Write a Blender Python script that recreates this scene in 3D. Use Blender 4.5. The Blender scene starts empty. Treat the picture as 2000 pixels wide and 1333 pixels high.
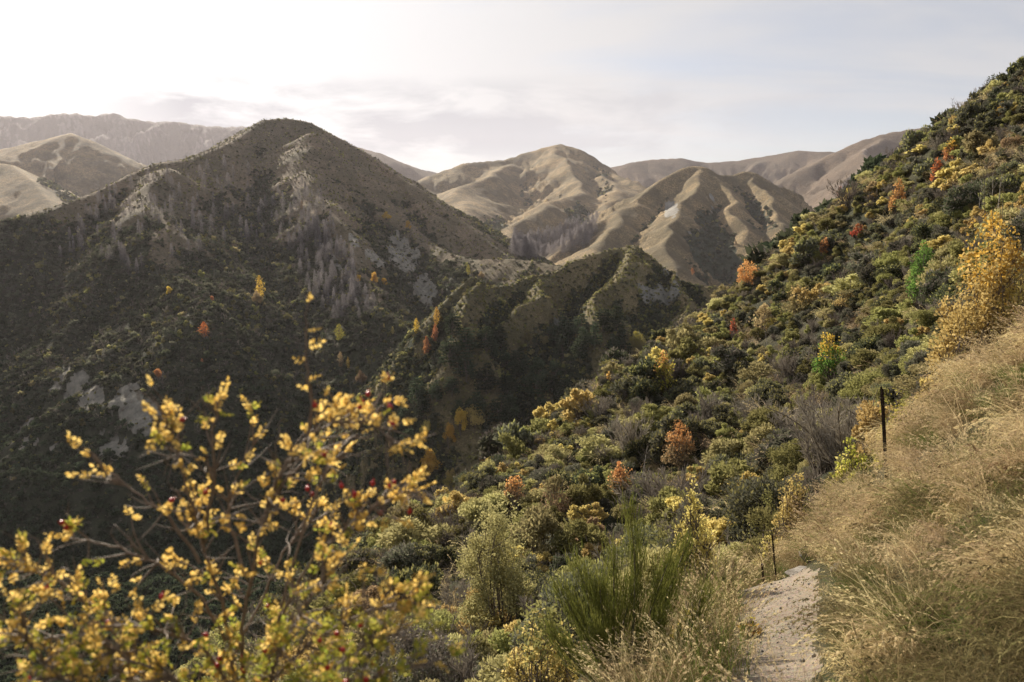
import bpy, math, random
import numpy as np
from mathutils import Vector, Matrix

R = math.radians
random.seed(7)
rng = np.random.default_rng(7)
scene = bpy.context.scene

# ------------------------------------------------------------------ camera, sky, sun
F = 1556.0                      # focal length in photo pixels (28 mm on 36 mm)
PITCH = R(7.92)
cam_d = bpy.data.cameras.new('camera'); cam = bpy.data.objects.new('camera', cam_d)
scene.collection.objects.link(cam); scene.camera = cam
cam.location = (0, 0, 0); cam.rotation_euler = (math.pi / 2 - PITCH, 0, 0)
cam_d.lens = 28; cam_d.sensor_width = 36; cam_d.clip_start = 0.05; cam_d.clip_end = 60000
cam_d.dof.use_dof = True; cam_d.dof.focus_distance = 45; cam_d.dof.aperture_fstop = 3.8

SUN_AZ, SUN_EL = R(-29), R(26)
SUND = Vector((math.sin(SUN_AZ) * math.cos(SUN_EL), math.cos(SUN_AZ) * math.cos(SUN_EL), math.sin(SUN_EL)))
sun_d = bpy.data.lights.new('sun', 'SUN'); sun = bpy.data.objects.new('sun', sun_d)
scene.collection.objects.link(sun)
sun_d.energy = 5.0; sun_d.angle = R(0.6); sun_d.color = (1.0, 0.90, 0.74)
sun.rotation_euler = SUND.to_track_quat('Z', 'Y').to_euler()

scene.view_settings.view_transform = 'Standard'
scene.view_settings.look = 'None'
scene.view_settings.exposure = 1.0
scene.view_settings.gamma = 1.0
scene.view_settings.use_curve_mapping = False
try:
    scene.cycles.volume_bounces = 1
    scene.cycles.transparent_max_bounces = 8
    scene.cycles.max_bounces = 5
    scene.cycles.diffuse_bounces = 2
    scene.cycles.glossy_bounces = 1
    scene.cycles.transmission_bounces = 3
except Exception:
    pass


def NN(nt, typ, **kw):
    n = nt.nodes.new(typ)
    for k, v in kw.items():
        if k == 'inp':
            for kk, vv in v.items():
                n.inputs[kk].default_value = vv
        else:
            setattr(n, k, v)
    return n


def ramp(nt, fac, stops, interp='LINEAR'):
    r = nt.nodes.new('ShaderNodeValToRGB'); r.color_ramp.interpolation = interp
    e = r.color_ramp.elements
    while len(e) < len(stops):
        e.new(0.5)
    for el, (p, c) in zip(e, stops):
        el.position = p
        el.color = c if len(c) == 4 else (*c, 1)
    nt.links.new(fac, r.inputs[0])
    return r.outputs[0]


def mixc(nt, fac, a, b, blend='MIX'):
    m = nt.nodes.new('ShaderNodeMix'); m.data_type = 'RGBA'; m.blend_type = blend
    for sock, v in ((m.inputs[0], fac), (m.inputs[6], a), (m.inputs[7], b)):
        if hasattr(v, 'is_linked') or hasattr(v, 'links'):
            nt.links.new(v, sock)
        elif isinstance(v, (int, float)):
            sock.default_value = v
        else:
            sock.default_value = (*v, 1) if len(v) == 3 else v
    return m.outputs[2]


def mth(nt, op, a, b=None, c=None, clamp=False):
    m = nt.nodes.new('ShaderNodeMath'); m.operation = op; m.use_clamp = clamp
    for sock, v in zip(m.inputs, (a, b, c)):
        if v is None:
            continue
        if hasattr(v, 'links'):
            nt.links.new(v, sock)
        else:
            sock.default_value = v
    return m.outputs[0]


world = bpy.data.worlds.new('World'); scene.world = world; world.use_nodes = True
wt = world.node_tree; wt.nodes.clear()
w_out = wt.nodes.new('ShaderNodeOutputWorld')
sky = NN(wt, 'ShaderNodeTexSky', sky_type='NISHITA', sun_disc=False, sun_elevation=SUN_EL, sun_rotation=SUN_AZ,
         altitude=600, air_density=1.0, dust_density=1.5, ozone_density=1.0)
geo = wt.nodes.new('ShaderNodeTexCoord')
sep = wt.nodes.new('ShaderNodeSeparateXYZ'); wt.links.new(geo.outputs['Generated'], sep.inputs[0])
# cloud sheet: direction projected on a flat layer overhead
zc = mth(wt, 'MAXIMUM', sep.outputs[2], 0.02)
den = mth(wt, 'ADD', zc, 0.10)
cx = mth(wt, 'DIVIDE', sep.outputs[0], den); cy = mth(wt, 'DIVIDE', sep.outputs[1], den)
cv = wt.nodes.new('ShaderNodeCombineXYZ'); wt.links.new(cx, cv.inputs[0]); wt.links.new(cy, cv.inputs[1])
dot = NN(wt, 'ShaderNodeVectorMath', operation='DOT_PRODUCT'); dot.inputs[1].default_value = SUND
wt.links.new(geo.outputs['Generated'], dot.inputs[0])
near_sun = mth(wt, 'POWER', mth(wt, 'MAXIMUM', dot.outputs['Value'], 0.0), 9.0)
n_th = NN(wt, 'ShaderNodeTexNoise', inp={'Scale': 0.9, 'Detail': 7.0, 'Roughness': 0.55, 'Distortion': 0.6})
mpn = wt.nodes.new('ShaderNodeMapping'); mpn.inputs['Scale'].default_value = (0.45, 1.1, 1); mpn.inputs['Rotation'].default_value = (0, 0, R(28))
wt.links.new(cv.outputs[0], mpn.inputs[0]); wt.links.new(mpn.outputs[0], n_th.inputs[0])
veil = mth(wt, 'ADD', ramp(wt, n_th.outputs[0], [(0.40, (0, 0, 0)), (0.60, (1, 1, 1))]), 0.0)
# thin high cloud, brighter towards the sun
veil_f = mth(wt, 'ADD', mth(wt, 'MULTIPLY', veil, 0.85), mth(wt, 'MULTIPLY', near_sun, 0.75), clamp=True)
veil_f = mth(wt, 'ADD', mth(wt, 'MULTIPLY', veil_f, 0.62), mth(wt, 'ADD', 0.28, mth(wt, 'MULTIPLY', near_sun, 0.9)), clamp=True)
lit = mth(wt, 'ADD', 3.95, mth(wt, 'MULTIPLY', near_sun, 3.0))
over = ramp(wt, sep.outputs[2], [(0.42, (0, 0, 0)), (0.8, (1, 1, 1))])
lit = mth(wt, 'MULTIPLY', lit, mth(wt, 'ADD', 1.0, mth(wt, 'MULTIPLY', over, 0.25)))  # added fill light: cloud overhead, out of view, made brighter
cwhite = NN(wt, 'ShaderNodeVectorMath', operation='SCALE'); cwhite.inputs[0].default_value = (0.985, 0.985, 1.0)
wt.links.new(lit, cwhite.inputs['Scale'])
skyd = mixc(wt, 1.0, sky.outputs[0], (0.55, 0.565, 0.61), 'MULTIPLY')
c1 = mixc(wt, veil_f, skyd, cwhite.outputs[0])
# low grey cumulus bars above the hills
n_lo = NN(wt, 'ShaderNodeTexNoise', inp={'Scale': 6.0, 'Detail': 8.0, 'Roughness': 0.55, 'Distortion': 0.25})
mp2 = wt.nodes.new('ShaderNodeMapping'); mp2.inputs['Scale'].default_value = (1.0, 1.0, 3.6); mp2.inputs['Location'].default_value = (0.35, 0.0, 0.35)
wt.links.new(geo.outputs['Generated'], mp2.inputs[0]); wt.links.new(mp2.outputs[0], n_lo.inputs[0])
bar = ramp(wt, n_lo.outputs[0], [(0.40, (0, 0, 0)), (0.54, (1, 1, 1))])
elev_m = ramp(wt, sep.outputs[2], [(0.07, (0, 0, 0)), (0.10, (1, 1, 1)), (0.155, (1, 1, 1)), (0.185, (0, 0, 0))])
az = mth(wt, 'DIVIDE', sep.outputs[0], mth(wt, 'MAXIMUM', sep.outputs[1], 0.05))
az_m = ramp(wt, mth(wt, 'ADD', mth(wt, 'MULTIPLY', az, 0.5), 0.5), [(0.22, (0, 0, 0)), (0.30, (1, 1, 1)), (0.50, (0.8, 0.8, 0.8)), (0.66, (0.25, 0.25, 0.25)), (0.75, (0, 0, 0))])
bar_f = mth(wt, 'MULTIPLY', mth(wt, 'MULTIPLY', bar, elev_m), mth(wt, 'MULTIPLY', az_m, 0.95))
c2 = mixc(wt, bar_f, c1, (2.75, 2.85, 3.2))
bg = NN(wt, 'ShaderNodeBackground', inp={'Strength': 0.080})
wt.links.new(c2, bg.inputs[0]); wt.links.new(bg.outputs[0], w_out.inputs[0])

# ------------------------------------------------------------------ helpers
def ray(px, py):
    u = (px - 1000) / F; v = -(py - 666.5) / F
    c, s = math.cos(PITCH), math.sin(PITCH)
    return np.array([u, c + v * s, -s + v * c])


def P(px, py, Y):
    d = ray(px, py)
    return d * (Y / d[1])


def project(x, y, z):
    c, s = math.cos(PITCH), math.sin(PITCH)
    dep = y * c - z * s; up = y * s + z * c
    dep = np.where(np.abs(dep) < 1e-6, 1e-6, dep)
    return 1000 + F * x / dep, 666.5 - F * up / dep, dep


def smooth(a, b, x):
    t = np.clip((x - a) / (b - a), 0, 1)
    return t * t * (3 - 2 * t)


def _hash(ix, iy, seed):
    h = (ix.astype(np.int64) * 374761393 + iy.astype(np.int64) * 668265263 + seed * 974711) & 0xffffffff
    h = ((h ^ (h >> 13)) * 1274126177) & 0xffffffff
    h = (h ^ (h >> 16)) & 0xffff
    return h * (2 * math.pi / 65536.0)


def perlin(x, y, seed=0):
    x = np.asarray(x, float); y = np.asarray(y, float)
    ix = np.floor(x); iy = np.floor(y); fx = x - ix; fy = y - iy
    u = fx * fx * fx * (fx * (fx * 6 - 15) + 10); v = fy * fy * fy * (fy * (fy * 6 - 15) + 10)
    out = 0
    for dx in (0, 1):
        for dy in (0, 1):
            a = _hash(ix + dx, iy + dy, seed)
            g = np.cos(a) * (fx - dx) + np.sin(a) * (fy - dy)
            out = out + g * (u if dx else 1 - u) * (v if dy else 1 - v)
    return out * 1.45


def fbm(x, y, seed=0, octv=4, gain=0.5):
    a, s, t = 1.0, 0, 0
    for i in range(octv):
        s = s + a * perlin(x * 2 ** i + 17.3 * i, y * 2 ** i - 9.1 * i, seed + i); t += a; a *= gain
    return s / t


def ridged(x, y, seed=0, octv=3):
    a, s, t = 1.0, 0, 0
    for i in range(octv):
        s = s + a * (1 - np.minimum(1, 2 * np.abs(perlin(x * 2 ** i + 5.7 * i, y * 2 ** i, seed + i)))); t += a; a *= 0.5
    return s / t


# ------------------------------------------------------------------ terrain
# near slope: surveyed ground points (photo pixel + distance), hidden ones included
NEARP = [
    # path and its banks
    (1495, 1333, 5.6), (1515, 1230, 7.2), (1528, 1140, 9.4), (1490, 1128, 10.2), (1560, 1118, 10.4),
    (1425, 1333, 5.9), (1395, 1230, 8.2), (1300, 1340, 7.2), (1150, 1340, 9), (1000, 1345, 12), (800, 1340, 16), (600, 1345, 20), (450, 1420, 20), (250, 1600, 18), (50, 1750, 17),
    # grass slope
    (1620, 1333, 5.0), (1800, 1333, 4.1), (1999, 1333, 3.4), (1650, 1180, 7.0), (1800, 1150, 6.0), (1990, 1100, 5.0),
    (1600, 1060, 10.5), (1700, 1000, 9.5), (1850, 950, 8.0), (1990, 900, 7.0),
    (1640, 985, 13), (1710, 935, 12.5), (1780, 830, 12.5), (1860, 730, 12.5), (1950, 705, 12.5), (2060, 660, 12.5),
    (2000, 790, 9.5), (1850, 840, 10.5),
    # hidden hollow behind the grass crest
    (1540, 1120, 13.5), (1600, 1070, 16), (1680, 1010, 19), (1760, 920, 20), (1880, 800, 20), (2000, 720, 19), (2150, 600, 19),
    # hillside
    (1450, 1150, 14), (1400, 1190, 12), (1500, 1010, 22), (1600, 905, 28), (1650, 800, 36), (1760, 700, 38), (1850, 620, 34), (1930, 590, 28), (2060, 500, 28),
    (1000, 1275, 20), (1200, 1110, 28), (1100, 960, 42), (1300, 900, 45), (1400, 760, 58), (1500, 620, 74), (1650, 640, 56), (1800, 500, 56),
    (1900, 400, 60), (1990, 300, 62), (1700, 500, 74), (850, 1120, 34), (700, 1190, 31), (1850, 330, 72), (1990, 430, 46), (2150, 250, 60),
    # skyline / lower edge of the slope
    (2150, 20, 78), (2000, 140, 82), (1850, 250, 88), (1700, 350, 92), (1560, 445, 95), (1450, 545, 94), (1340, 622, 88), (1220, 700, 80),
    (1100, 785, 72), (980, 865, 64), (880, 940, 57), (780, 1000, 51), (650, 1085, 45), (560, 1150, 40), (470, 1250, 35), (400, 1350, 30), (300,1500,26), (150,1650,24),
    # falling away behind that edge
    (2000, 260, 105), (1850, 370, 112), (1700, 470, 118), (1560, 575, 122), (1450, 680, 118), (1340, 770, 110), (1220, 850, 102),
    (1100, 940, 92), (980, 1030, 84), (880, 1110, 76), (780, 1180, 70), (650, 1280, 64), (500, 1400, 58), (300, 1500, 56),
]
NW = [(0, 0, -2.0), (-2.5, 0, -4.0), (2.5, 0, -2.0), (0, 3, -2.9), (-2, 2.5, -4.2), (2.5, 3, -2.7), (-1, 1, -2.7), (6, 2, -0.9), (-8, 4, -7.5), (0, -8, -1.2),
      (9, -6, 2), (-10, -8, -7), (14, 6, 4.0), (30, 10, 15), (40, 30, 19), (60, 60, 28), (60, 10, 34), (30, -30, 22), (0, -40, 6), (-30, -40, -12), (-40, 0, -30), (-30, 20, -27),
      (-60, 40, -62), (-70, -20, -55), (80, 100, 20), (100, 60, 44), (-40, 60, -58), (-20, 90, -72), (20, 140, -75), (60, 160, -62), (95, 150, -35), (110, 110, 10), (120, -40, 50), (-110, 0, -85), (-100, -80, -75)]
_np = np.array([P(*a) for a in NEARP] + [np.array(a, float) for a in NW])
_np[14:32, 2] -= 0.28
for _i, _p in enumerate(NEARP):      # shrub tops, not the ground, make the outline of the slope
    if _p[2] >= 26 and _i >= 39:
        _np[_i, 2] -= min(1.0, _p[2] / 50) * 1.35 * (1 - 0.75 * smooth(1300, 1700, _p[0]))
_C = 1.2


def _solve_rbf():
    X = _np[:, :2]; n = len(X)
    D = np.sqrt(((X[:, None] - X[None]) ** 2).sum(-1) + _C * _C)
    A = np.zeros((n + 3, n + 3)); A[:n, :n] = D + np.eye(n) * -0.02
    A[:n, n] = 1; A[:n, n + 1:] = X; A[n, :n] = 1; A[n + 1:, :n] = X.T
    b = np.zeros(n + 3); b[:n] = _np[:, 2]
    return np.linalg.solve(A, b)


_W = _solve_rbf()


def near_h(x, y):
    out = np.zeros_like(x); n = len(_np)
    for i in range(n):
        out += _W[i] * np.sqrt((x - _np[i, 0]) ** 2 + (y - _np[i, 1]) ** 2 + _C * _C)
    return out + _W[n] + _W[n + 1] * x + _W[n + 2] * y


# ridges: (zone, [(px, py, distance)...], slope, gully spacing, gully depth, seed)
RIDGES = [
    ('mountain', [(-900, 640, 380), (-300, 520, 410), (0, 436, 450), (100, 408, 470), (180, 378, 500), (260, 338, 530), (310, 318, 550), (370, 311, 575), (450, 278, 630),
                  (490, 252, 670), (518, 234, 690), (560, 231, 700), (600, 238, 700), (650, 264, 690), (700, 292, 680), (800, 358, 650), (900, 432, 610), (980, 494, 570), (1010, 530, 540)], 0.60, 62, 8, 11),
    ('mountain', [(590, 260, 650), (640, 400, 520), (700, 520, 440), (800, 640, 370)], 0.62, 40, 7, 13),
    ('mountain', [(310, 330, 530), (330, 450, 430), (380, 620, 340)], 0.6, 40, 6, 15),
    ('mountain', [(800, 440, 590), (870, 492, 520), (930, 508, 490), (1000, 506, 470), (1050, 514, 455), (1085, 526, 440), (1110, 550, 430)], 0.62, 30, 4, 12),
    ('hill', [(858, 602, 308), (890, 568, 318), (918, 543, 325), (928, 541, 327), (945, 556, 332), (958, 562, 336), (985, 556, 345), (1000, 556, 350), (1030, 542, 358), (1062, 534, 362),
              (1085, 530, 366), (1110, 514, 372), (1150, 498, 378), (1190, 487, 382), (1240, 479, 384), (1262, 494, 380), (1290, 520, 372), (1320, 548, 366), (1350, 558, 362), (1440, 562, 358), (1560, 540, 370)], 1.08, 26, 8, 21),
    ('hill', [(926, 545, 325), (915, 600, 300), (918, 650, 285)], 1.35, 18, 3, 22),
    ('hill', [(1075, 535, 362), (1030, 590, 320), (1000, 640, 300)], 1.3, 18, 4, 23),
    ('hill', [(1240, 480, 384), (1215, 540, 345), (1180, 620, 305), (1130, 680, 285)], 1.2, 20, 5, 24),
    ('hill', [(1300, 530, 368), (1310, 590, 330), (1285, 650, 300)], 1.2, 20, 5, 25),
    # golden hill A
    ('grass_hill', [(760, 400, 1700), (810, 362, 1850), (840, 344, 1950), (870, 332, 1980), (905, 319, 2000), (945, 316, 2050), (985, 312, 2080), (1020, 300, 2100), (1060, 289, 2110), (1095, 282, 2110),
                    (1125, 290, 2090), (1150, 310, 2050), (1190, 335, 1980), (1235, 356, 1850), (1290, 395, 1700)], 0.52, 150, 38, 31),
    ('grass_hill', [(1095, 290, 2050), (1110, 345, 1750), (1130, 380, 1500), (1060, 400, 1380), (1010, 440, 1220), (985, 480, 1100)], 0.6, 85, 22, 32),
    ('grass_hill', [(985, 318, 2000), (930, 360, 1700), (900, 400, 1450), (905, 440, 1250)], 0.5, 120, 20, 33),
    ('grass_hill', [(1190, 340, 1900), (1200, 390, 1500), (1180, 420, 1350)], 0.5, 100, 18, 34),
    # golden hill B
    ('grass_hill', [(1020, 560, 820), (1060, 518, 860), (1120, 466, 930), (1180, 428, 1000), (1240, 392, 1060), (1290, 352, 1120), (1330, 330, 1150), (1352, 324, 1160), (1378, 327, 1160), (1400, 342, 1150),
                    (1430, 342, 1180), (1455, 334, 1200), (1475, 338, 1200), (1500, 358, 1180), (1530, 388, 1130), (1560, 412, 1080), (1620, 460, 1000)], 0.70, 62, 18, 41),
    ('grass_hill', [(1378, 330, 1150), (1345, 380, 1010), (1310, 430, 900), (1290, 480, 800), (1320, 545, 700)], 0.72, 50, 11, 42),
    ('grass_hill', [(1240, 396, 1050), (1200, 440, 930), (1140, 500, 800), (1120, 540, 740)], 0.62, 60, 10, 43),
    ('grass_hill', [(1400, 345, 1140), (1430, 420, 960), (1470, 480, 850), (1500, 540, 760)], 0.75, 50, 11, 44),
    ('grass_hill', [(1475, 342, 1190), (1520, 430, 950), (1550, 480, 850)], 0.7, 50, 10, 45),
    # far ridges on the right
    ('far_ridge', [(1120, 360, 2900), (1190, 328, 2900), (1230, 318, 2900), (1270, 312, 2950), (1330, 309, 3000), (1380, 318, 3000), (1440, 314, 3000), (1500, 304, 3000), (1560, 294, 2950), (1620, 296, 2900), (1660, 302, 2850), (1760, 310, 2800)], 0.42, 260, 45, 51),
    ('far_ridge', [(1470, 400, 1900), (1520, 360, 1950), (1580, 325, 2000), (1640, 295, 2050), (1690, 272, 2080), (1740, 259, 2100), (1790, 251, 2100), (1860, 250, 2100), (1960, 270, 2100), (2200, 280, 2100), (2600, 320, 2100)], 0.50, 180, 40, 52),
    ('far_ridge', [(1740, 262, 2080), (1650, 360, 1600), (1600, 420, 1350), (1570, 480, 1200)], 0.55, 110, 20, 53),
    # behind the mountain
    ('far_ridge', [(600, 290, 3200), (690, 285, 3200), (740, 299, 3150), (790, 320, 3100), (830, 335, 3050), (870, 345, 3000), (960, 380, 2900)], 0.42, 260, 40, 61),
    ('rocky_range', [(-700, 190, 4600), (-250, 215, 4500), (-60, 218, 4500), (0, 225, 4500), (60, 229, 4500), (105, 222, 4500), (150, 221, 4500), (185, 226, 4500), (222, 221, 4500), (250, 231, 4500), (300, 237, 4500), (340, 236, 4500), (355, 240, 4500), (400, 245, 4500), (450, 247, 4500),
                     (500, 249, 4450), (560, 262, 4400), (700, 300, 4300), (900, 350, 4200)], 0.62, 210, 120, 71),
    ('grass_hill', [(-500, 360, 1700), (-100, 300, 1750), (0, 293, 1780), (70, 276, 1800), (138, 260, 1820), (170, 272, 1800), (210, 295, 1780), (255, 325, 1750), (330, 370, 1700), (450, 430, 1600)], 0.5, 170, 26, 81),
    ('grass_hill', [(-200, 300, 1350), (-40, 312, 1300), (20, 322, 1280), (60, 352, 1200), (100, 400, 1100), (130, 450, 1000)], 0.5, 110, 14, 82),
]
ZONES = ['ground', 'path', 'hillside', 'mountain', 'hill', 'grass_hill', 'far_ridge', 'rocky_range']
ZI = {z: i for i, z in enumerate(ZONES)}


def ridge_h(rd, x, y):
    zone, pts, slope, gs, gd, seed = rd
    W3 = np.array([P(*p) for p in pts])
    sub = seed % 10 >= 2 and seed not in (52, 82) or seed in (13, 15)
    rnd = gs * (0.06 if sub else 0.03)
    if sub:     # spurs wander
        x0, y0 = x, y
        wa = gs * (0.75 if zone == 'hill' else 0.5)
        x = x0 + wa * fbm(x0 / (gs * 2.2), y0 / (gs * 2.2), seed + 31, 3)
        y = y0 + wa * fbm(x0 / (gs * 2.2) + 9, y0 / (gs * 2.2), seed + 32, 3)
    best = np.full(x.shape, -1e9); bs = np.zeros(x.shape); bd = np.zeros(x.shape)
    s0 = 0.0
    wx = x + gs * 0.35 * perlin(x / (gs * 1.6), y / (gs * 1.6), seed + 5)
    wy = y + gs * 0.35 * perlin(x / (gs * 1.6) + 40, y / (gs * 1.6), seed + 6)
    for a, b in zip(W3[:-1], W3[1:]):
        dx, dy = b[0] - a[0], b[1] - a[1]; L2 = dx * dx + dy * dy; L = math.sqrt(L2)
        t = np.clip(((x - a[0]) * dx + (y - a[1]) * dy) / L2, 0, 1)
        d = np.hypot(x - a[0] - t * dx, y - a[1] - t * dy)
        h = a[2] + t * (b[2] - a[2]) - slope * (np.sqrt(d * d + rnd * rnd) - rnd)
        m = h > best
        tw = ((wx - a[0]) * dx + (wy - a[1]) * dy) / L2
        best = np.where(m, h, best); bs = np.where(m, s0 + np.clip(tw, -0.3, 1.3) * L, bs); bd = np.where(m, d, bd)
        s0 += L
    # slopes ease towards the foot, gullies deepen downhill
    grow = smooth(0, gs * 1.3, bd)
    g = ridged(bs / gs, bd / (gs * 5.0), seed, 3)
    g2 = fbm(x / (gs * 0.9), y / (gs * 0.9), seed + 9, 6, 0.58)
    gf = ridged(bs / (gs * 0.31), bd / (gs * 2.0), seed + 2, 2)
    gh = zone == 'grass_hill'
    best = best + grow * gd * (0.8 if gh else 0.4) * (gf - 0.5)
    best = best + grow * gd * (1.5 * g - 0.9) + (0.10 + grow) * gd * 0.75 * g2
    fine = ridged(x / (gs * 0.22), y / (gs * 0.22), seed + 3, 5) - 0.5
    best = best + (0.03 + (0.52 if gh else 0.85 if zone == 'hill' else 0.26) * grow) * gd * fine
    return best


PATH = [P(1450, 1420, 4.6), P(1478, 1333, 5.6), P(1494, 1270, 6.5), P(1512, 1200, 7.8), P(1518, 1150, 9.1), P(1505, 1136, 10.2), P(1490, 1160, 12.0)]
PATH = np.array(PATH)


def path_d(x, y):
    best = np.full(x.shape, 1e9)
    for a, b in zip(PATH[:-1], PATH[1:]):
        dx, dy = b[0] - a[0], b[1] - a[1]
        t = np.clip(((x - a[0]) * dx + (y - a[1]) * dy) / (dx * dx + dy * dy), 0, 1)
        best = np.minimum(best, np.hypot(x - a[0] - t * dx, y - a[1] - t * dy))
    return best


def terrain(x, y):
    """height and zone index"""
    shp = x.shape; x = x.ravel(); y = y.ravel(); r = np.hypot(x, y)
    h = -100 + 0.028 * np.maximum(0, r - 450) + 3 * fbm(x / 60, y / 60, 3, 3)
    z = np.full(x.shape, ZI['hillside'])
    z[r > 450] = ZI['grass_hill']
    n = r < 330
    if n.any():
        xn, yn, rn = x[n], y[n], r[n]
        hn = near_h(xn, yn) - 0.012 * np.maximum(0, rn - 150) ** 1.6
        pd = path_d(xn, yn)
        big = smooth(14, 45, rn)
        hn = hn + big * (1.3 * fbm(xn / 17, yn / 17, 91, 3) + 0.35 * fbm(xn / 4, yn / 4, 92, 2))
        hn = hn + (0.26 * fbm(xn / 1.5, yn / 1.5, 93, 3) + 0.05 * fbm(xn / 0.35, yn / 0.35, 94, 2)) * smooth(0.3, 0.9, pd) * smooth(0.8, 3, rn)
        hn = hn + 0.022 * fbm(xn / 0.22, yn / 0.22, 95, 3)
        hn = hn - 0.06 * (1 - smooth(0.28, 0.6, pd))
        m = hn > h[n]
        idx = np.where(n)[0][m]
        h[idx] = hn[m]
        wob = 0.09 * perlin(xn / 0.5, yn / 0.5, 96) + 0.05 * perlin(xn / 0.13, yn / 0.13, 97)
        zz = np.where(pd + wob < 0.43, ZI['path'], np.where(rn < 17, ZI['ground'], ZI['hillside']))
        z[idx] = zz[m]
    for rd in RIDGES:
        W3 = np.array([P(*p) for p in rd[1]])
        reach = max(80, (W3[:, 2].max() + 110) / rd[2])
        m = (x > W3[:, 0].min() - reach) & (x < W3[:, 0].max() + reach) & (y > W3[:, 1].min() - reach) & (y < W3[:, 1].max() + reach) & (r > 150)
        if not m.any():
            continue
        idx = np.where(m)[0]
        hh = ridge_h(rd, x[idx], y[idx])
        h0 = h[idx]; w = (hh > h0)
        kk = rd[4] * 0.35
        sm = np.maximum(0, kk - np.abs(hh - h0)) ** 2 / (4 * kk)      # rounded joins
        h[idx] = np.where(w, hh, h0) + np.where(z[idx] == ZI[rd[0]], sm, 0); z[idx[w]] = ZI[rd[0]]
    return h.reshape(shp), z.reshape(shp)


AZ = np.radians(np.concatenate([np.arange(-180, -44, 2.0), np.arange(-44, 44, 0.11), np.arange(44, 180.1, 2.0)]))
_r = [0.4]
while _r[-1] < 6200:
    q = _r[-1]
    _r.append(q * (1.011 if q < 20 else 1.008 if q < 200 else 1.0055 if q < 1300 else 1.007) + (0.01 if q < 3 else 0))
RR = np.array(_r)
GX = RR[:, None] * np.sin(AZ)[None]; GY = RR[:, None] * np.cos(AZ)[None]
GH, GZ = terrain(GX, GY)
ELEV = GH / RR[:, None]
EMAX = np.maximum.accumulate(ELEV, axis=0)


def hit(px, py):
    """where the ray through a photo pixel first meets the ground"""
    d = ray(px, py); hr = math.hypot(d[0], d[1]); a = math.atan2(d[0], d[1]); e = d[2] / hr
    j = int(np.argmin(np.abs(AZ - a)))
    i = int(np.searchsorted(EMAX[:, j], e))
    if i >= len(RR):
        i = int(np.argmax(ELEV[:, j]))
    if i > 0 and EMAX[i, j] > EMAX[i - 1, j]:
        t = (e - EMAX[i - 1, j]) / (EMAX[i, j] - EMAX[i - 1, j]); t = min(max(t, 0), 1)
    else:
        t = 0
    rr = RR[i - 1] + t * (RR[i] - RR[i - 1]) if i > 0 else RR[0]
    x, y = rr * math.sin(a), rr * math.cos(a)
    return x, y, hgt(x, y)


def hgt(x, y):
    """bilinear look-up in the terrain grid (scalars or arrays)"""
    x = np.asarray(x, float); y = np.asarray(y, float)
    r = np.hypot(x, y); a = np.arctan2(x, y)
    j = np.clip(np.searchsorted(AZ, a) - 1, 0, len(AZ) - 2); i = np.clip(np.searchsorted(RR, r) - 1, 0, len(RR) - 2)
    ta = np.clip((a - AZ[j]) / (AZ[j + 1] - AZ[j]), 0, 1); tr = np.clip((r - RR[i]) / (RR[i + 1] - RR[i]), 0, 1)
    h = (GH[i, j] * (1 - tr) + GH[i + 1, j] * tr) * (1 - ta) + (GH[i, j + 1] * (1 - tr) + GH[i + 1, j + 1] * tr) * ta
    return float(h) if h.ndim == 0 else h


def zone_at(x, y):
    r = np.hypot(x, y); a = np.arctan2(x, y)
    j = np.clip(np.searchsorted(AZ, a) - 1, 0, len(AZ) - 2); i = np.clip(np.searchsorted(RR, r) - 1, 0, len(RR) - 2)
    return GZ[i, j]


def visible(x, y, z, lift=0.0):
    r = np.hypot(x, y); a = np.arctan2(x, y)
    j = np.clip(np.searchsorted(AZ, a) - 1, 0, len(AZ) - 2); i = np.clip(np.searchsorted(RR, r) - 3, 0, len(RR) - 2)
    return (z + lift) / r > EMAX[i, j] - 1e-4


# masks painted on the ground as cover types (scrub, bare scree)
PXs, PYs, DEP = project(GX, GY, GH)


def blobs(lst):
    m = np.zeros(GX.shape)
    for (cx_, cy_, rx, ry, ang, k) in lst:
        c, s = math.cos(R(ang)), math.sin(R(ang))
        u = ((PXs - cx_) * c + (PYs - cy_) * s) / rx; v = (-(PXs - cx_) * s + (PYs - cy_) * c) / ry
        m = np.maximum(m, k * np.exp(-(u * u + v * v) ** 1.5))
    return m * (DEP > 0)


n1 = fbm(GX / 45, GY / 45, 201, 5, 0.6); n2 = fbm(GX / 160, GY / 160, 207, 4)
n3 = fbm(GX / 14, GY / 14, 203, 3, 0.6)
slopx = np.gradient(GH, axis=1) / (np.gradient(GX, axis=1) + 1e-9)
gully = GH - (np.roll(GH, 14, 1) + np.roll(GH, -14, 1)) * 0.5      # negative in gullies
gully = gully / np.maximum(RR[:, None] * 0.012, 0.5)
SCRUB = np.zeros(GX.shape); SCREE = np.zeros(GX.shape)
zm = GZ == ZI['mountain']
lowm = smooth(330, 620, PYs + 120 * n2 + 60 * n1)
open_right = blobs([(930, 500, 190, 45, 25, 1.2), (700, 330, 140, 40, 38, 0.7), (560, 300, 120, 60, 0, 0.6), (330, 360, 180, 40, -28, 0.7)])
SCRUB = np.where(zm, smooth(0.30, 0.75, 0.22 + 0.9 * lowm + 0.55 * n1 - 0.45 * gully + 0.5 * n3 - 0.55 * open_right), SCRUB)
zh = GZ == ZI['hill']
SCRUB = np.where(zh, smooth(0.4, 0.7, -0.28 + 1.1 * smooth(540, 680, PYs + 60 * n1) - 0.9 * gully + 0.5 * n3 + 0.35 * n1 + blobs([(1290, 560, 60, 70, 50, 0.9), (1150, 570, 40, 70, 20, 0.4)])), SCRUB)
zg = (GZ == ZI['grass_hill'])
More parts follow.
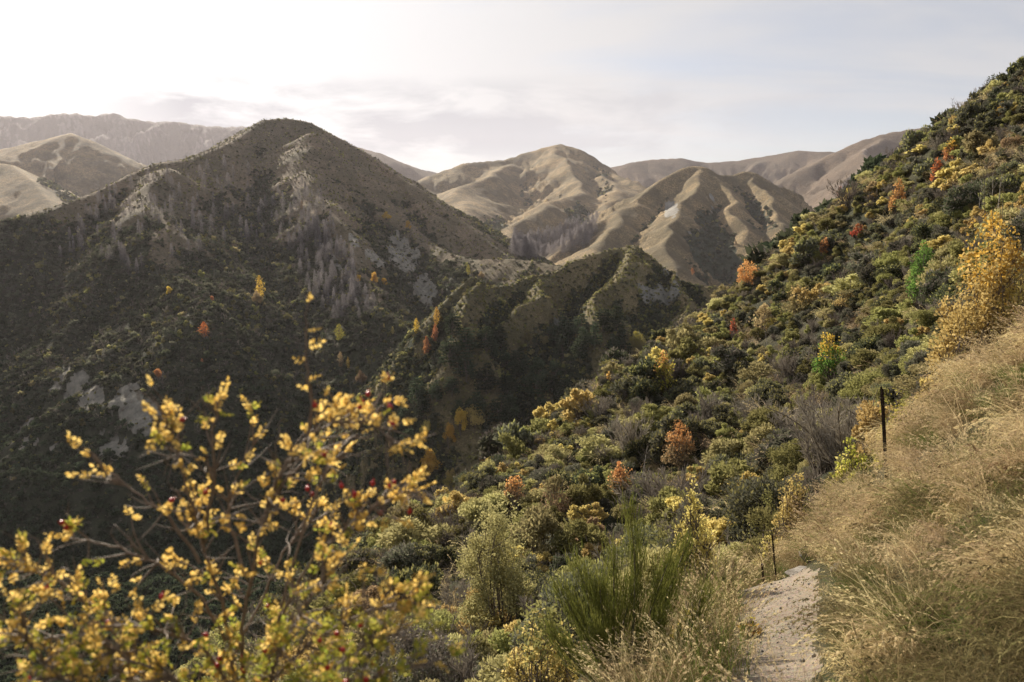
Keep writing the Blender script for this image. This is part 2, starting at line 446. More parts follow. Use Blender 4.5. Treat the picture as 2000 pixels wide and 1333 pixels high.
dark = blobs([(1400, 490, 120, 60, 35, 1.1), (1120, 410, 60, 28, 60, 0.8), (1200, 385, 40, 22, 40, 0.7), (960, 450, 55, 25, 30, 0.8), (90, 360, 45, 14, 20, 1.1), (130, 385, 30, 12, 20, 1.0),
              (1500, 430, 70, 22, 45, 0.8), (1180, 350, 50, 12, 50, 0.8), (640, 290, 10, 10, 0, 0), (1440, 400, 70, 14, 60, 0.7), (1020, 470, 60, 20, 0, 0.6)])
SCRUB = np.where(zg, smooth(0.42, 0.8, 0.72 * dark - 0.40 * gully + 0.45 * n3 + 0.45 * n1 + 0.02), SCRUB)
zf = (GZ == ZI['far_ridge']) | (GZ == ZI['rocky_range'])
SCRUB = np.where(zf, smooth(0.3, 1.3, 0.25 - 0.25 * gully + 0.5 * n1), SCRUB)
SCRUB = np.where(GZ == ZI['hillside'], smooth(-0.4, 0.5, n3), SCRUB)
SCREE = blobs([(790, 500, 60, 30, 60, 0.95), (830, 570, 75, 26, 55, 1.0), (690, 470, 36, 10, 50, 0.85), (660, 520, 60, 8, 55, 0.85), (725, 505, 44, 22, 40, 0.72), (268, 800, 60, 42, 30, 1.15), (160, 765, 80, 50, 30, 0.78), (215, 870, 50, 40, 60, 0.72), (70, 850, 50, 60, 60, 0.62),
               (770, 500, 14, 30, 0, 1.0)])
strk = fbm(GX / 5.0 + 0.2 * n3, GY / 26, 221, 4, 0.6)
SCREE = np.where(zm, smooth(0.42, 0.62, SCREE + 0.45 * n3 + 0.8 * strk - 0.12), 0)
rk = blobs([(1310, 410, 18, 22, 30, 1.0), (1350, 470, 30, 60, 20, 0.5), (1390, 400, 20, 60, -20, 0.6)])
SCREE = np.where(zg, smooth(0.5, 0.8, rk + 0.5 * n3), SCREE)
SCREE = np.where(zh, smooth(0.30, 0.5, blobs([(1290, 570, 45, 80, 40, 0.6), (1090, 630, 14, 22, 0, 0.6)]) + 0.75 * n3 + 0.25 * n1 - 0.16), SCREE)
SCREE = np.where(zf, smooth(0.2, 0.7, 0.3 * (GZ == ZI['rocky_range']) + 0.5 * n3 + 0.3 * gully), SCREE)
SCRUB = SCRUB * (1 - SCREE)


def ground_mat(name, grass, grass2, scrub, rock, rock2, scl, bump=0.8, soil=None):
    m = bpy.data.materials.new(name); m.use_nodes = True; nt = m.node_tree
    b = nt.nodes['Principled BSDF']; b.inputs['Roughness'].default_value = 0.95
    b.inputs['Specular IOR Level'].default_value = 0.15
    tc = nt.nodes.new('ShaderNodeTexCoord'); pos = tc.outputs['Object']
    na = NN(nt, 'ShaderNodeTexNoise', inp={'Scale': scl, 'Detail': 9.0, 'Roughness': 0.7}); nt.links.new(pos, na.inputs[0])
    nb = NN(nt, 'ShaderNodeTexNoise', inp={'Scale': scl * 7, 'Detail': 8.0, 'Roughness': 0.75}); nt.links.new(pos, nb.inputs[0])
    nc = NN(nt, 'ShaderNodeTexNoise', inp={'Scale': scl * 0.22, 'Detail': 4.0, 'Roughness': 0.6}); nt.links.new(pos, nc.inputs[0])
    nd = NN(nt, 'ShaderNodeTexNoise', inp={'Scale': scl * 28, 'Detail': 5.0, 'Roughness': 0.7}); nt.links.new(pos, nd.inputs[0])
    g = mixc(nt, ramp(nt, na.outputs[0], [(0.42, (0, 0, 0)), (0.58, (1, 1, 1))]), grass, grass2)
    g = mixc(nt, ramp(nt, nd.outputs[0], [(0.40, (0, 0, 0)), (0.62, (0.8, 0.8, 0.8))]), g, tuple(c_ * 0.42 for c_ in grass2))
    g = mixc(nt, ramp(nt, nb.outputs[0], [(0.42, (0, 0, 0)), (0.66, (0.75, 0.75, 0.75))]), g, tuple(0.45 * a + 0.55 * b_ for a, b_ in zip(scrub, grass2)))
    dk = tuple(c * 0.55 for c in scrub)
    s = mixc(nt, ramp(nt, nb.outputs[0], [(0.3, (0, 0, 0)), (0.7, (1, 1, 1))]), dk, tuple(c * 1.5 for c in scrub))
    mpv = nt.nodes.new('ShaderNodeMapping'); mpv.inputs['Scale'].default_value = (1, 1, 0.25); nt.links.new(pos, mpv.inputs[0])
    nr = NN(nt, 'ShaderNodeTexNoise', inp={'Scale': scl * 5, 'Detail': 8.0, 'Roughness': 0.7}); nt.links.new(mpv.outputs[0], nr.inputs[0])
    rc = mixc(nt, ramp(nt, nr.outputs[0], [(0.35, (0, 0, 0)), (0.65, (1, 1, 1))]), rock, rock2)
    at = NN(nt, 'ShaderNodeAttribute', attribute_name='cover')
    sp = nt.nodes.new('ShaderNodeSeparateColor'); nt.links.new(at.outputs['Color'], sp.inputs[0])
    edge = mth(nt, 'MULTIPLY', mth(nt, 'SUBTRACT', na.outputs[0], 0.5), 1.1)
    edge2 = mth(nt, 'MULTIPLY', mth(nt, 'SUBTRACT', nb.outputs[0], 0.5), 1.2)
    fs = ramp(nt, mth(nt, 'ADD', mth(nt, 'ADD', sp.outputs[0], edge), edge2), [(0.35, (0, 0, 0)), (0.6, (1, 1, 1))])
    fr = ramp(nt, mth(nt, 'ADD', sp.outputs[1], edge2), [(0.35, (0, 0, 0)), (0.6, (1, 1, 1))])
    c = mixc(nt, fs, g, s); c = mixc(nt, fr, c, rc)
    c = mixc(nt, 0.8, c, mixc(nt, ramp(nt, nc.outputs[0], [(0.3, (0, 0, 0)), (0.7, (1, 1, 1))]), (0.62, 0.66, 0.62), (1.3, 1.25, 1.2)), 'MULTIPLY')
    nt.links.new(c, b.inputs['Base Color'])
    bp = NN(nt, 'ShaderNodeBump', inp={'Strength': bump, 'Distance': 0.5 / scl * 0.2})
    hsum = mth(nt, 'ADD', nb.outputs[0], mth(nt, 'MULTIPLY', fs, 0.7))
    nt.links.new(hsum, bp.inputs['Height']); nt.links.new(bp.outputs[0], b.inputs['Normal'])
    return m


def path_mat():
    m = bpy.data.materials.new('path_gravel'); m.use_nodes = True; nt = m.node_tree
    b = nt.nodes['Principled BSDF']; b.inputs['Roughness'].default_value = 0.95
    tc = nt.nodes.new('ShaderNodeTexCoord')
    a = NN(nt, 'ShaderNodeTexNoise', inp={'Scale': 2.2, 'Detail': 8, 'Roughness': 0.65}); nt.links.new(tc.outputs['Object'], a.inputs[0])
    f = NN(nt, 'ShaderNodeTexNoise', inp={'Scale': 34, 'Detail': 6, 'Roughness': 0.75}); nt.links.new(tc.outputs['Object'], f.inputs[0])
    v = NN(nt, 'ShaderNodeTexVoronoi', inp={'Scale': 42.0}); nt.links.new(tc.outputs['Object'], v.inputs[0])
    c = mixc(nt, ramp(nt, a.outputs[0], [(0.35, (0, 0, 0)), (0.65, (1, 1, 1))]), (0.235, 0.18, 0.125), (0.36, 0.29, 0.215))
    c = mixc(nt, ramp(nt, f.outputs[0], [(0.35, (0, 0, 0)), (0.7, (1, 1, 1))]), mixc(nt, 0.6, c, (0.13, 0.11, 0.09)), c)
    c = mixc(nt, 0.35, c, mixc(nt, 0.5, v.outputs['Color'], (0.5, 0.47, 0.42)), 'MULTIPLY')
    nt.links.new(c, b.inputs['Base Color'])
    bp = NN(nt, 'ShaderNodeBump', inp={'Strength': 0.9, 'Distance': 0.02})
    nt.links.new(mth(nt, 'ADD', f.outputs[0], mth(nt, 'MULTIPLY', v.outputs['Distance'], 0.5)), bp.inputs['Height']); nt.links.new(bp.outputs[0], b.inputs['Normal'])
    return m


GM = {
    'ground': ground_mat('dry_grass_soil', (0.085, 0.065, 0.034), (0.05, 0.05, 0.024), (0.045, 0.05, 0.022), (0.2, 0.19, 0.17), (0.1, 0.09, 0.08), 1.2),
    'path': path_mat(),
    'hillside': ground_mat('hillside_soil', (0.11, 0.088, 0.048), (0.06, 0.058, 0.030), (0.04, 0.042, 0.024), (0.25, 0.22, 0.18), (0.12, 0.11, 0.09), 0.25),
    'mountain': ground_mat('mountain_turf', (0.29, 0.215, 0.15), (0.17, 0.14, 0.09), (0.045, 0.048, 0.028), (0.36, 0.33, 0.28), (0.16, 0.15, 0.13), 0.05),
    'hill': ground_mat('hill_turf', (0.28, 0.215, 0.12), (0.14, 0.12, 0.062), (0.04, 0.046, 0.025), (0.26, 0.25, 0.22), (0.12, 0.12, 0.11), 0.07),
    'grass_hill': ground_mat('golden_tussock', (0.42, 0.30, 0.165), (0.17, 0.13, 0.075), (0.055, 0.062, 0.04), (0.36, 0.34, 0.31), (0.2, 0.19, 0.18), 0.02),
    'far_ridge': ground_mat('brown_tussock', (0.20, 0.145, 0.105), (0.14, 0.105, 0.078), (0.075, 0.065, 0.05), (0.26, 0.22, 0.19), (0.15, 0.13, 0.115), 0.012),
    'rocky_range': ground_mat('range_scree', (0.095, 0.08, 0.066), (0.062, 0.055, 0.05), (0.06, 0.055, 0.05), (0.17, 0.15, 0.14), (0.09, 0.08, 0.078), 0.008),
}


def mesh_np(name, V, Fq, mat=None, smooth_=False, tri=False):
    me = bpy.data.meshes.new(name)
    V = np.asarray(V, np.float32); Fq = np.asarray(Fq, np.int32); k = Fq.shape[1]
    me.vertices.add(len(V)); me.vertices.foreach_set('co', V.ravel())
    me.loops.add(Fq.size); me.loops.foreach_set('vertex_index', Fq.ravel())
    me.polygons.add(len(Fq)); me.polygons.foreach_set('loop_start', np.arange(0, Fq.size, k, dtype=np.int32))
    me.update(calc_edges=True)
    if smooth_:
        me.polygons.foreach_set('use_smooth', np.ones(len(Fq), bool))
    if mat:
        me.materials.append(mat)
    return me


def link(o, label=None, cat=None, group=None, kind=None, parent=None):
    scene.collection.objects.link(o)
    if parent is not None:
        o.parent = parent
    if label: o['label'] = label
    if cat: o['category'] = cat
    if group: o['group'] = group
    if kind: o['kind'] = kind
    return o


def build_terrain():
    nr, na = GX.shape
    idx = np.arange(nr * na).reshape(nr, na)
    Q = np.stack([idx[:-1, :-1], idx[:-1, 1:], idx[1:, 1:], idx[1:, :-1]], -1).reshape(-1, 4)
    zq = GZ[:-1, :-1].ravel()
    V = np.stack([GX.ravel(), GY.ravel(), GH.ravel()], -1)
    # centre fan
    cov = np.stack([SCRUB.ravel(), SCREE.ravel(), np.zeros(nr * na), np.ones(nr * na)], -1)
    for zi, zn in enumerate(ZONES):
        q = Q[zq == zi]
        if not len(q):
            continue
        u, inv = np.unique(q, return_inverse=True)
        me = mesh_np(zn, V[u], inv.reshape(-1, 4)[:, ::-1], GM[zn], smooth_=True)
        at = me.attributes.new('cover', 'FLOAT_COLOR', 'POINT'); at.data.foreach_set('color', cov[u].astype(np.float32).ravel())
        o = bpy.data.objects.new(zn if zn != 'ground' else 'ground', me)
        link(o, label=TLAB[zn][0], cat=TLAB[zn][1], kind='structure')


TLAB = {
    'ground': ('steep bank of dry golden grass beside the path', 'ground'),
    'path': ('narrow pale gravel walking path curving into the grass bank', 'path'),
    'hillside': ('steep shrub covered hillside falling to the gorge', 'hillside'),
    'mountain': ('big dark scrub covered mountain across the gorge', 'mountain'),
    'hill': ('steep green brown hill with gullies in the middle of the valley', 'hill'),
    'grass_hill': ('golden tussock hills lit by the sun', 'hills'),
    'far_ridge': ('smooth brown ridges on the skyline', 'hills'),
    'rocky_range': ('distant jagged rocky range in haze', 'mountain'),
}
build_terrain()
# ------------------------------------------------------------------ plant materials
def leaf_mat(name, ca, cb, trans=0.4, inst=0.35, gloss=0.0):
    m = bpy.data.materials.new(name); m.use_nodes = True; nt = m.node_tree; nt.nodes.clear()
    out = nt.nodes.new('ShaderNodeOutputMaterial')
    g = nt.nodes.new('ShaderNodeNewGeometry'); oi = nt.nodes.new('ShaderNodeObjectInfo')
    c = mixc(nt, g.outputs['Random Per Island'], ca, cb)
    f = mth(nt, 'ADD', mth(nt, 'MULTIPLY', oi.outputs['Random'], 2 * inst), 1 - inst)
    sc = NN(nt, 'ShaderNodeVectorMath', operation='SCALE'); nt.links.new(c, sc.inputs[0]); nt.links.new(f, sc.inputs['Scale'])
    hs = NN(nt, 'ShaderNodeHueSaturation'); nt.links.new(sc.outputs[0], hs.inputs['Color'])
    nt.links.new(mth(nt, 'ADD', mth(nt, 'MULTIPLY', oi.outputs['Random'], 0.035), 0.4825), hs.inputs['Hue'])
    d = nt.nodes.new('ShaderNodeBsdfDiffuse'); t = nt.nodes.new('ShaderNodeBsdfTranslucent')
    nt.links.new(hs.outputs[0], d.inputs[0]); nt.links.new(hs.outputs[0], t.inputs[0])
    mx = NN(nt, 'ShaderNodeMixShader', inp={0: trans}); nt.links.new(d.outputs[0], mx.inputs[1]); nt.links.new(t.outputs[0], mx.inputs[2])
    if gloss:
        gl = NN(nt, 'ShaderNodeBsdfGlossy', inp={'Roughness': 0.45}); m2 = NN(nt, 'ShaderNodeMixShader', inp={0: gloss})
        nt.links.new(mx.outputs[0], m2.inputs[1]); nt.links.new(gl.outputs[0], m2.inputs[2]); mx = m2
    nt.links.new(mx.outputs[0], out.inputs[0])
    return m


def plain(name, col, rough=0.8, metal=0.0, noise=None, spec=0.3):
    m = bpy.data.materials.new(name); m.use_nodes = True; nt = m.node_tree
    b = nt.nodes['Principled BSDF']; b.inputs['Roughness'].default_value = rough; b.inputs['Metallic'].default_value = metal
    b.inputs['Specular IOR Level'].default_value = spec
    if noise:
        tc = nt.nodes.new('ShaderNodeTexCoord')
        n = NN(nt, 'ShaderNodeTexNoise', inp={'Scale': noise[0], 'Detail': 7.0, 'Roughness': 0.65}); nt.links.new(tc.outputs['Object'], n.inputs[0])
        c = mixc(nt, ramp(nt, n.outputs[0], [(0.35, (0, 0, 0)), (0.65, (1, 1, 1))]), col, noise[1])
        nt.links.new(c, b.inputs['Base Color'])
        bp = NN(nt, 'ShaderNodeBump', inp={'Strength': 0.5, 'Distance': 0.02}); nt.links.new(n.outputs[0], bp.inputs['Height']); nt.links.new(bp.outputs[0], b.inputs['Normal'])
    else:
        b.inputs['Base Color'].default_value = (*col, 1)
    return m


LM = {
    'grey': leaf_mat('grey_green_leaves', (0.105, 0.110, 0.075), (0.175, 0.168, 0.115), 0.36),
    'dark': leaf_mat('dark_green_leaves', (0.062, 0.072, 0.044), (0.110, 0.114, 0.066), 0.35),
    'olive': leaf_mat('olive_leaves', (0.19, 0.185, 0.07), (0.31, 0.285, 0.11), 0.45),
    'khaki': leaf_mat('khaki_leaves', (0.30, 0.27, 0.125), (0.44, 0.385, 0.18), 0.45),
    'yellow': leaf_mat('yellow_leaves', (0.48, 0.37, 0.125), (0.64, 0.51, 0.21), 0.48, 0.2),
    'gold': leaf_mat('gold_leaves', (0.58, 0.38, 0.07), (0.74, 0.52, 0.12), 0.50, 0.15),
    'orange': leaf_mat('orange_leaves', (0.46, 0.20, 0.08), (0.58, 0.31, 0.13), 0.50, 0.15),
    'red': leaf_mat('red_leaves', (0.50, 0.13, 0.06), (0.60, 0.22, 0.09), 0.50, 0.15),
    'apricot': leaf_mat('apricot_leaves', (0.70, 0.38, 0.12), (0.78, 0.50, 0.20), 0.5, 0.1),
    'rust': leaf_mat('rust_leaves', (0.29, 0.205, 0.12), (0.44, 0.32, 0.18), 0.42, 0.25),
    'lime': leaf_mat('yellow_green_leaves', (0.30, 0.30, 0.06), (0.52, 0.44, 0.10), 0.5, 0.15),
    'green': leaf_mat('fresh_green_leaves', (0.10, 0.20, 0.04), (0.20, 0.30, 0.07), 0.5, 0.15),
    'twig': leaf_mat('bare_twigs', (0.17, 0.145, 0.12), (0.28, 0.24, 0.20), 0.15),
    'larch': leaf_mat('bare_larch_twigs', (0.21, 0.19, 0.195), (0.31, 0.285, 0.285), 0.35, 0.2),
    'broom': leaf_mat('broom_stems', (0.10, 0.12, 0.03), (0.20, 0.20, 0.05), 0.3, 0.1),
    'straw': leaf_mat('dry_grass_blades', (0.43, 0.325, 0.175), (0.68, 0.55, 0.335), 0.46, 0.25),
    'straw2': leaf_mat('old_grass_blades', (0.20, 0.14, 0.07), (0.34, 0.25, 0.13), 0.4, 0.25),
    'hay': leaf_mat('greenish_brown_grass', (0.13, 0.115, 0.05), (0.30, 0.235, 0.12), 0.4, 0.3),
    'sward': leaf_mat('green_grass_blades', (0.08, 0.12, 0.025), (0.17, 0.21, 0.05), 0.4, 0.2),
    'pine': leaf_mat('dark_forest_leaves', (0.040, 0.054, 0.033), (0.085, 0.10, 0.055), 0.28, 0.35),
    'rose': leaf_mat('rose_leaves', (0.70, 0.50, 0.11), (0.86, 0.69, 0.23), 0.55, 0.0),
    'rosegreen': leaf_mat('greenish_rose_leaves', (0.24, 0.31, 0.05), (0.55, 0.48, 0.09), 0.5, 0.0),
}
BARK = plain('bark', (0.11, 0.085, 0.065), 0.9, noise=(9.0, (0.19, 0.16, 0.13)))
PALEBARK = plain('pale_bark', (0.34, 0.31, 0.27), 0.85, noise=(9.0, (0.2, 0.18, 0.16)))
STONE = plain('schist_rock', (0.20, 0.185, 0.16), 0.85, noise=(5.0, (0.09, 0.085, 0.08)))
PEBBLE = plain('path_stones', (0.36, 0.33, 0.29), 0.9, noise=(14.0, (0.2, 0.18, 0.16)))
STEEL = plain('weathered_dark_steel', (0.018, 0.016, 0.015), 0.55, 0.6, noise=(30.0, (0.05, 0.03, 0.02)))
HIP = plain('rose_hip_skin', (0.42, 0.02, 0.02), 0.3, spec=0.5)


def unit(v):
    return v / (np.linalg.norm(v, axis=-1, keepdims=True) + 1e-9)


def leaf_quads(pos, axis, l, w, rg):
    n = len(pos); u = unit(axis); v = unit(np.cross(u, rg.normal(size=(n, 3))))
    l = np.broadcast_to(np.asarray(l, float), (n,))[:, None]; w = np.broadcast_to(np.asarray(w, float), (n,))[:, None]
    V = np.stack([pos - u * l / 2, pos + v * w / 2 + u * l * 0.06, pos + u * l / 2, pos - v * w / 2 + u * l * 0.06], 1).reshape(-1, 3)
    return V, np.arange(4 * n).reshape(-1, 4)


def tubes(lines, ns=5):
    """lines: list of (points Nx3, radii N)"""
    Vs, Fs, off = [], [], 0
    for pts, rad in lines:
        pts = np.asarray(pts, float); rad = np.asarray(rad, float); n = len(pts)
        t = np.gradient(pts, axis=0); t = unit(t)
        ref = np.where(np.abs(t[:, 2:3]) > 0.9, np.array([[1.0, 0, 0]]), np.array([[0, 0, 1.0]]))
        a = unit(np.cross(t, ref)); b = np.cross(t, a)
        th = np.arange(ns) * 2 * math.pi / ns
        ring = pts[:, None] + rad[:, None, None] * (np.cos(th)[None, :, None] * a[:, None] + np.sin(th)[None, :, None] * b[:, None])
        Vs.append(ring.reshape(-1, 3))
        i = np.arange(n - 1)[:, None] * ns + np.arange(ns)[None]; j = np.arange(n - 1)[:, None] * ns + (np.arange(ns)[None] + 1) % ns
        Fs.append(np.stack([i, j, j + ns, i + ns], -1).reshape(-1, 4) + off); off += n * ns
    return np.concatenate(Vs), np.concatenate(Fs)


def merge(parts, name):
    """parts: list of (V, F, material) -> one mesh with slots"""
    Vs, Fs, mi, off, mats = [], [], [], 0, []
    for V, Fq, m in parts:
        if m not in mats: mats.append(m)
        Vs.append(V); Fs.append(Fq + off); mi.append(np.full(len(Fq), mats.index(m))); off += len(V)
    me = mesh_np(name, np.concatenate(Vs), np.concatenate(Fs))
    for m in mats: me.materials.append(m)
    me.polygons.foreach_set('material_index', np.concatenate(mi).astype(np.int32))
    return me


def curve3(p0, p1, rg, bend=0.15, n=5):
    p0 = np.asarray(p0, float); p1 = np.asarray(p1, float); L = np.linalg.norm(p1 - p0)
    c = (p0 + p1) / 2 + rg.normal(size=3) * bend * L
    t = np.linspace(0, 1, n)[:, None]
    return (1 - t) ** 2 * p0 + 2 * t * (1 - t) * c + t * t * p1


def crown_pts(n, rg, clumps=12, rad=0.33, wid=1.0, hgt_=1.5, z0=0.15, col=0.0, shell=0.45):
    """leafy clumps in an uneven dome of radius wid, from z0 to hgt_"""
    C = []
    while len(C) < clumps:
        p = rg.uniform(-1, 1, 3); p[2] = abs(p[2])
        if np.linalg.norm(p) < 1 and np.linalg.norm(p) > 0.3:
            C.append(p)
    C = np.array(C)
    C[:, 0] *= wid * (1 - rad * 0.7); C[:, 1] *= wid * (1 - rad * 0.7); C[:, 2] = z0 + rad * 0.6 * hgt_ * 0.5 + C[:, 2] * (hgt_ - z0) * (1 - rad * 0.6)
    if col:
        C[:, :2] *= (1 - col * ((C[:, 2:3] - z0) / (hgt_ - z0)))
    cr = rad * rg.uniform(0.65, 1.2, clumps)
    k = rg.integers(0, clumps, n)
    d = unit(rg.normal(size=(n, 3))); rr = rg.uniform(0, 1, n) ** shell
    p = C[k] + d * (rr * cr[k])[:, None] * np.array([wid, wid, (hgt_ - z0) * 0.55])
    p[:, 2] = np.maximum(p[:, 2], 0.02 + 0.1 * rg.uniform(size=n))
    ax = d + 0.8 * rg.normal(size=(n, 3)) + np.array([0, 0, 0.5])
    return p, ax, C


def shrub_mesh(kind, lod, var):
    rg = np.random.default_rng(abs(hash_s(kind)) % 99991 + lod * 101 + var)
    n = {0: 11000, 1: 3400, 2: 1100, 3: 110}[lod]; s = {0: 0.055, 1: 0.10, 2: 0.16, 3: 0.50}[lod]
    cl = {0: 22, 1: 16, 2: 12, 3: 7}[lod]
    sparse = kind in ('yellow', 'gold', 'rust', 'lime', 'apricot', 'orange', 'red', 'green')
    wid, h_, z0, rad = 1.0, rg.uniform(1.3, 1.75), 0.12, 0.36
    if sparse:
        n = int(n * 0.62); rad = 0.30; z0 = 0.35; s *= 1.12; h_ = rg.uniform(1.6, 2.0)
    if kind == 'twig':
        # bare radial twiggery
        nb = {0: 34, 1: 26, 2: 18, 3: 8}[lod]; parts = []; P_, A_ = [], []
        lines = []
        for i in range(nb):
            e = np.array([*(rg.normal(size=2) * 0.5), rg.uniform(0.9, 1.7)])
            c = curve3((rg.normal() * 0.08, rg.normal() * 0.08, 0), e, rg, 0.12, 6)
            lines.append((c, np.linspace(0.022, 0.008, 6)))
            m = n // nb // 3
            t = rg.uniform(0.25, 1, m); b = np.stack([np.interp(t, np.linspace(0, 1, 6), c[:, q]) for q in range(3)], 1)
            dirn = unit(rg.normal(size=(m, 3)) * 0.6 + unit(e)[None] + np.array([0, 0, 0.4]))
            L = {0: 0.26, 1: 0.3, 2: 0.36, 3: 0.6}[lod]
            P_.append(b + dirn * L * 0.5); A_.append(dirn)
        V, Fq = leaf_quads(np.concatenate(P_), np.concatenate(A_), {0: 0.26, 1: 0.3, 2: 0.36, 3: 0.6}[lod], {0: 0.016, 1: 0.024, 2: 0.04, 3: 0.1}[lod], rg)
        V2, F2 = tubes(lines, 4)
        return merge([(V, Fq, LM['twig']), (V2, F2, BARK)], 'shrub')
    p, ax, C = crown_pts(n, rg, cl, rad, wid, h_, z0)
    sz = rg.uniform(0.6, 1.35, n) * s
    V, Fq = leaf_quads(p, ax, sz * 1.5, sz * (0.95 if sparse else 0.62), rg)
    parts = [(V, Fq, LM[kind])]
    if kind in ('grey', 'dark') and lod < 3:   # soft light on the crown painted as paler leaves on the outside
        m = n // 4; k = rg.integers(0, n, m); q = p[k] * 1.03 + np.array([0, 0, 0.03])
        V3, F3 = leaf_quads(q, ax[k] + np.array([0, 0, 1.0]), s * 1.6, s * 0.55, rg)
        parts.append((V3, F3, LM['olive' if var != 1 else 'twig']))
    if lod < 3:
        lines = []
        for c in C:
            b = (rg.normal() * 0.1, rg.normal() * 0.1, -0.1)
            lines.append((curve3(b, c * 0.98, rg, 0.1, 5), np.linspace(0.035, 0.009, 5)))
            if sparse:
                for q in range(4):
                    lines.append((curve3(c * 0.75, c + rg.normal(size=3) * 0.28 + np.array([0, 0, 0.12]), rg, 0.1, 4), np.linspace(0.013, 0.005, 4)))
        V2, F2 = tubes(lines, 4); parts.append((V2, F2, BARK))
    return merge(parts, 'shrub')


def hash_s(s):
    h = 7
    for ch in s: h = h * 31 + ord(ch)
    return h


_SH = {}


def shrub_proto(kind, lod, var):
    k = (kind, lod, var)
    if k not in _SH: _SH[k] = shrub_mesh(kind, lod, var)
    return _SH[k]


def tree_meshes(kind, var, shape):
    """returns trunk mesh, crown mesh for a unit-height tree"""
    rg = np.random.default_rng(hash_s(kind + shape) % 9973 + var)
    lines = []
    if shape == 'larch':
        tr = curve3((0, 0, -0.05), (rg.normal() * 0.015, rg.normal() * 0.015, 1.0), rg, 0.01, 8)
        lines = [(tr, np.linspace(0.012, 0.002, 8))]
        V1, F1 = tubes(lines, 5)
        n = 1100; z = 0.10 + 0.88 * rg.uniform(size=n) ** 0.85
        z = np.round(z * 34) / 34 + rg.normal(size=n) * 0.004
        a = rg.uniform(0, 2 * math.pi, n); reach = 0.30 * (1 - z) ** 0.7 + 0.012; r_ = reach * rg.uniform(0.2, 1, n) * (0.75 + 0.35 * np.sin(a * 2 + var))
        p = np.stack([np.cos(a) * r_, np.sin(a) * r_, z - 0.12 * r_], -1)
        ax = np.stack([np.cos(a), np.sin(a), np.full(n, -0.12)], -1) + rg.normal(size=(n, 3)) * 0.45
        V2, F2 = leaf_quads(p, ax, 0.06 * rg.uniform(0.5, 1.3, n), 0.0065, rg)
        mat = LM['larch']
    elif shape == 'poplar':       # narrow upright autumn tree
        tr = curve3((0, 0, -0.05), (rg.normal() * 0.02, rg.normal() * 0.02, 0.97), rg, 0.03, 7)
        lines = [(tr, np.linspace(0.017, 0.003, 7))]
        for i in range(16):
            z = rg.uniform(0.15, 0.8); a = rg.uniform(0, 6.28); b = np.array([np.interp(z, tr[:, 2], tr[:, q]) for q in range(3)])
            lines.append((curve3(b, b + np.array([math.cos(a) * 0.13, math.sin(a) * 0.13, 0.14]) * rg.uniform(0.6, 1.2), rg, 0.08, 4), np.linspace(0.006, 0.002, 4)))
        V1, F1 = tubes(lines, 5)
        n = 620; z = 0.12 + 0.88 * rg.uniform(size=n) ** 0.9
        prof = 0.20 * np.sin(np.clip((z - 0.08) / 0.94, 0, 1) ** 0.8 * math.pi) ** 0.7
        a = rg.uniform(0, 6.28, n); lump = 0.72 + 0.5 * np.sin(3 * a + 9 * z + var) * np.cos(17 * z + var * 2)
        r_ = prof * lump * rg.uniform(0.15, 1, n) ** 0.5
        p = np.stack([np.cos(a) * r_, np.sin(a) * r_, z], -1)
        V2, F2 = leaf_quads(p, rg.normal(size=(n, 3)) + np.array([0, 0, 0.6]), 0.05 * rg.uniform(0.6, 1.3, n), 0.030, rg); mat = LM[kind]
    else:                          # broad spreading tree, forest or autumn
        tall = 0.52 if shape == 'forest' else 0.5
        tr = curve3((0, 0, -0.08), (rg.normal() * 0.05, rg.normal() * 0.05, 0.75), rg, 0.06, 6)
        lines = [(tr, np.linspace(0.024, 0.008, 6))]
        n = 1500 if shape == 'forest' else 2300
        p, ax, C = crown_pts(n, rg, 16, 0.32, 0.42 if shape == 'forest' else 0.40, 1.0, 0.16 if shape == 'forest' else 0.2, col=0.55)
        for c in C:
            b = tr[rg.integers(1, 5)]
            lines.append((curve3(b, c, rg, 0.1, 4), np.linspace(0.010, 0.003, 4)))
        V1, F1 = tubes(lines, 5)
        if shape == 'forest': p[:, 2] = np.round(p[:, 2] * 11) / 11 + rg.normal(size=n) * 0.014 - 0.03 * np.hypot(p[:, 0], p[:, 1])
        sz = rg.uniform(0.6, 1.3, n) * (0.050 if shape == 'forest' else 0.036)
        V2, F2 = leaf_quads(p, ax * np.array([1, 1, 0.4 if shape == 'forest' else 1]), sz * 1.5, sz * 0.8, rg); mat = LM[kind]
    t = mesh_np('trunk', V1, F1, BARK if shape != 'larch' else BARK, True); c = mesh_np('crown', V2, F2, mat)
    return t, c


_TR = {}


def tree_proto(kind, var, shape):
    k = (kind, var, shape)
    if k not in _TR: _TR[k] = tree_meshes(kind, var, shape)
    return _TR[k]


def thing(name, label, cat, loc, rotz=0.0, scale=1.0, group=None):
    o = bpy.data.objects.new(name, None); o.empty_display_size = 0.2
    o.location = loc; o.rotation_euler = (0, 0, rotz); o.scale = (scale,) * 3 if isinstance(scale, (int, float)) else scale
    return link(o, label, cat, group)


def part(name, me, parent):
    return link(bpy.data.objects.new(name, me), parent=parent)


def place_tree(name, kind, shape, x, y, h, label, cat='tree', group=None, var=None, wide=1.0, sink=0.0):
    v = random.randrange(4) if var is None else var
    t, c = tree_proto(kind, v, shape)
    o = thing(name, label, cat, (x, y, hgt(x, y) - sink), random.uniform(0, 6.28), (h * wide, h * wide, h), group)
    part('trunk', t, o); part('crown', c, o)
    return o


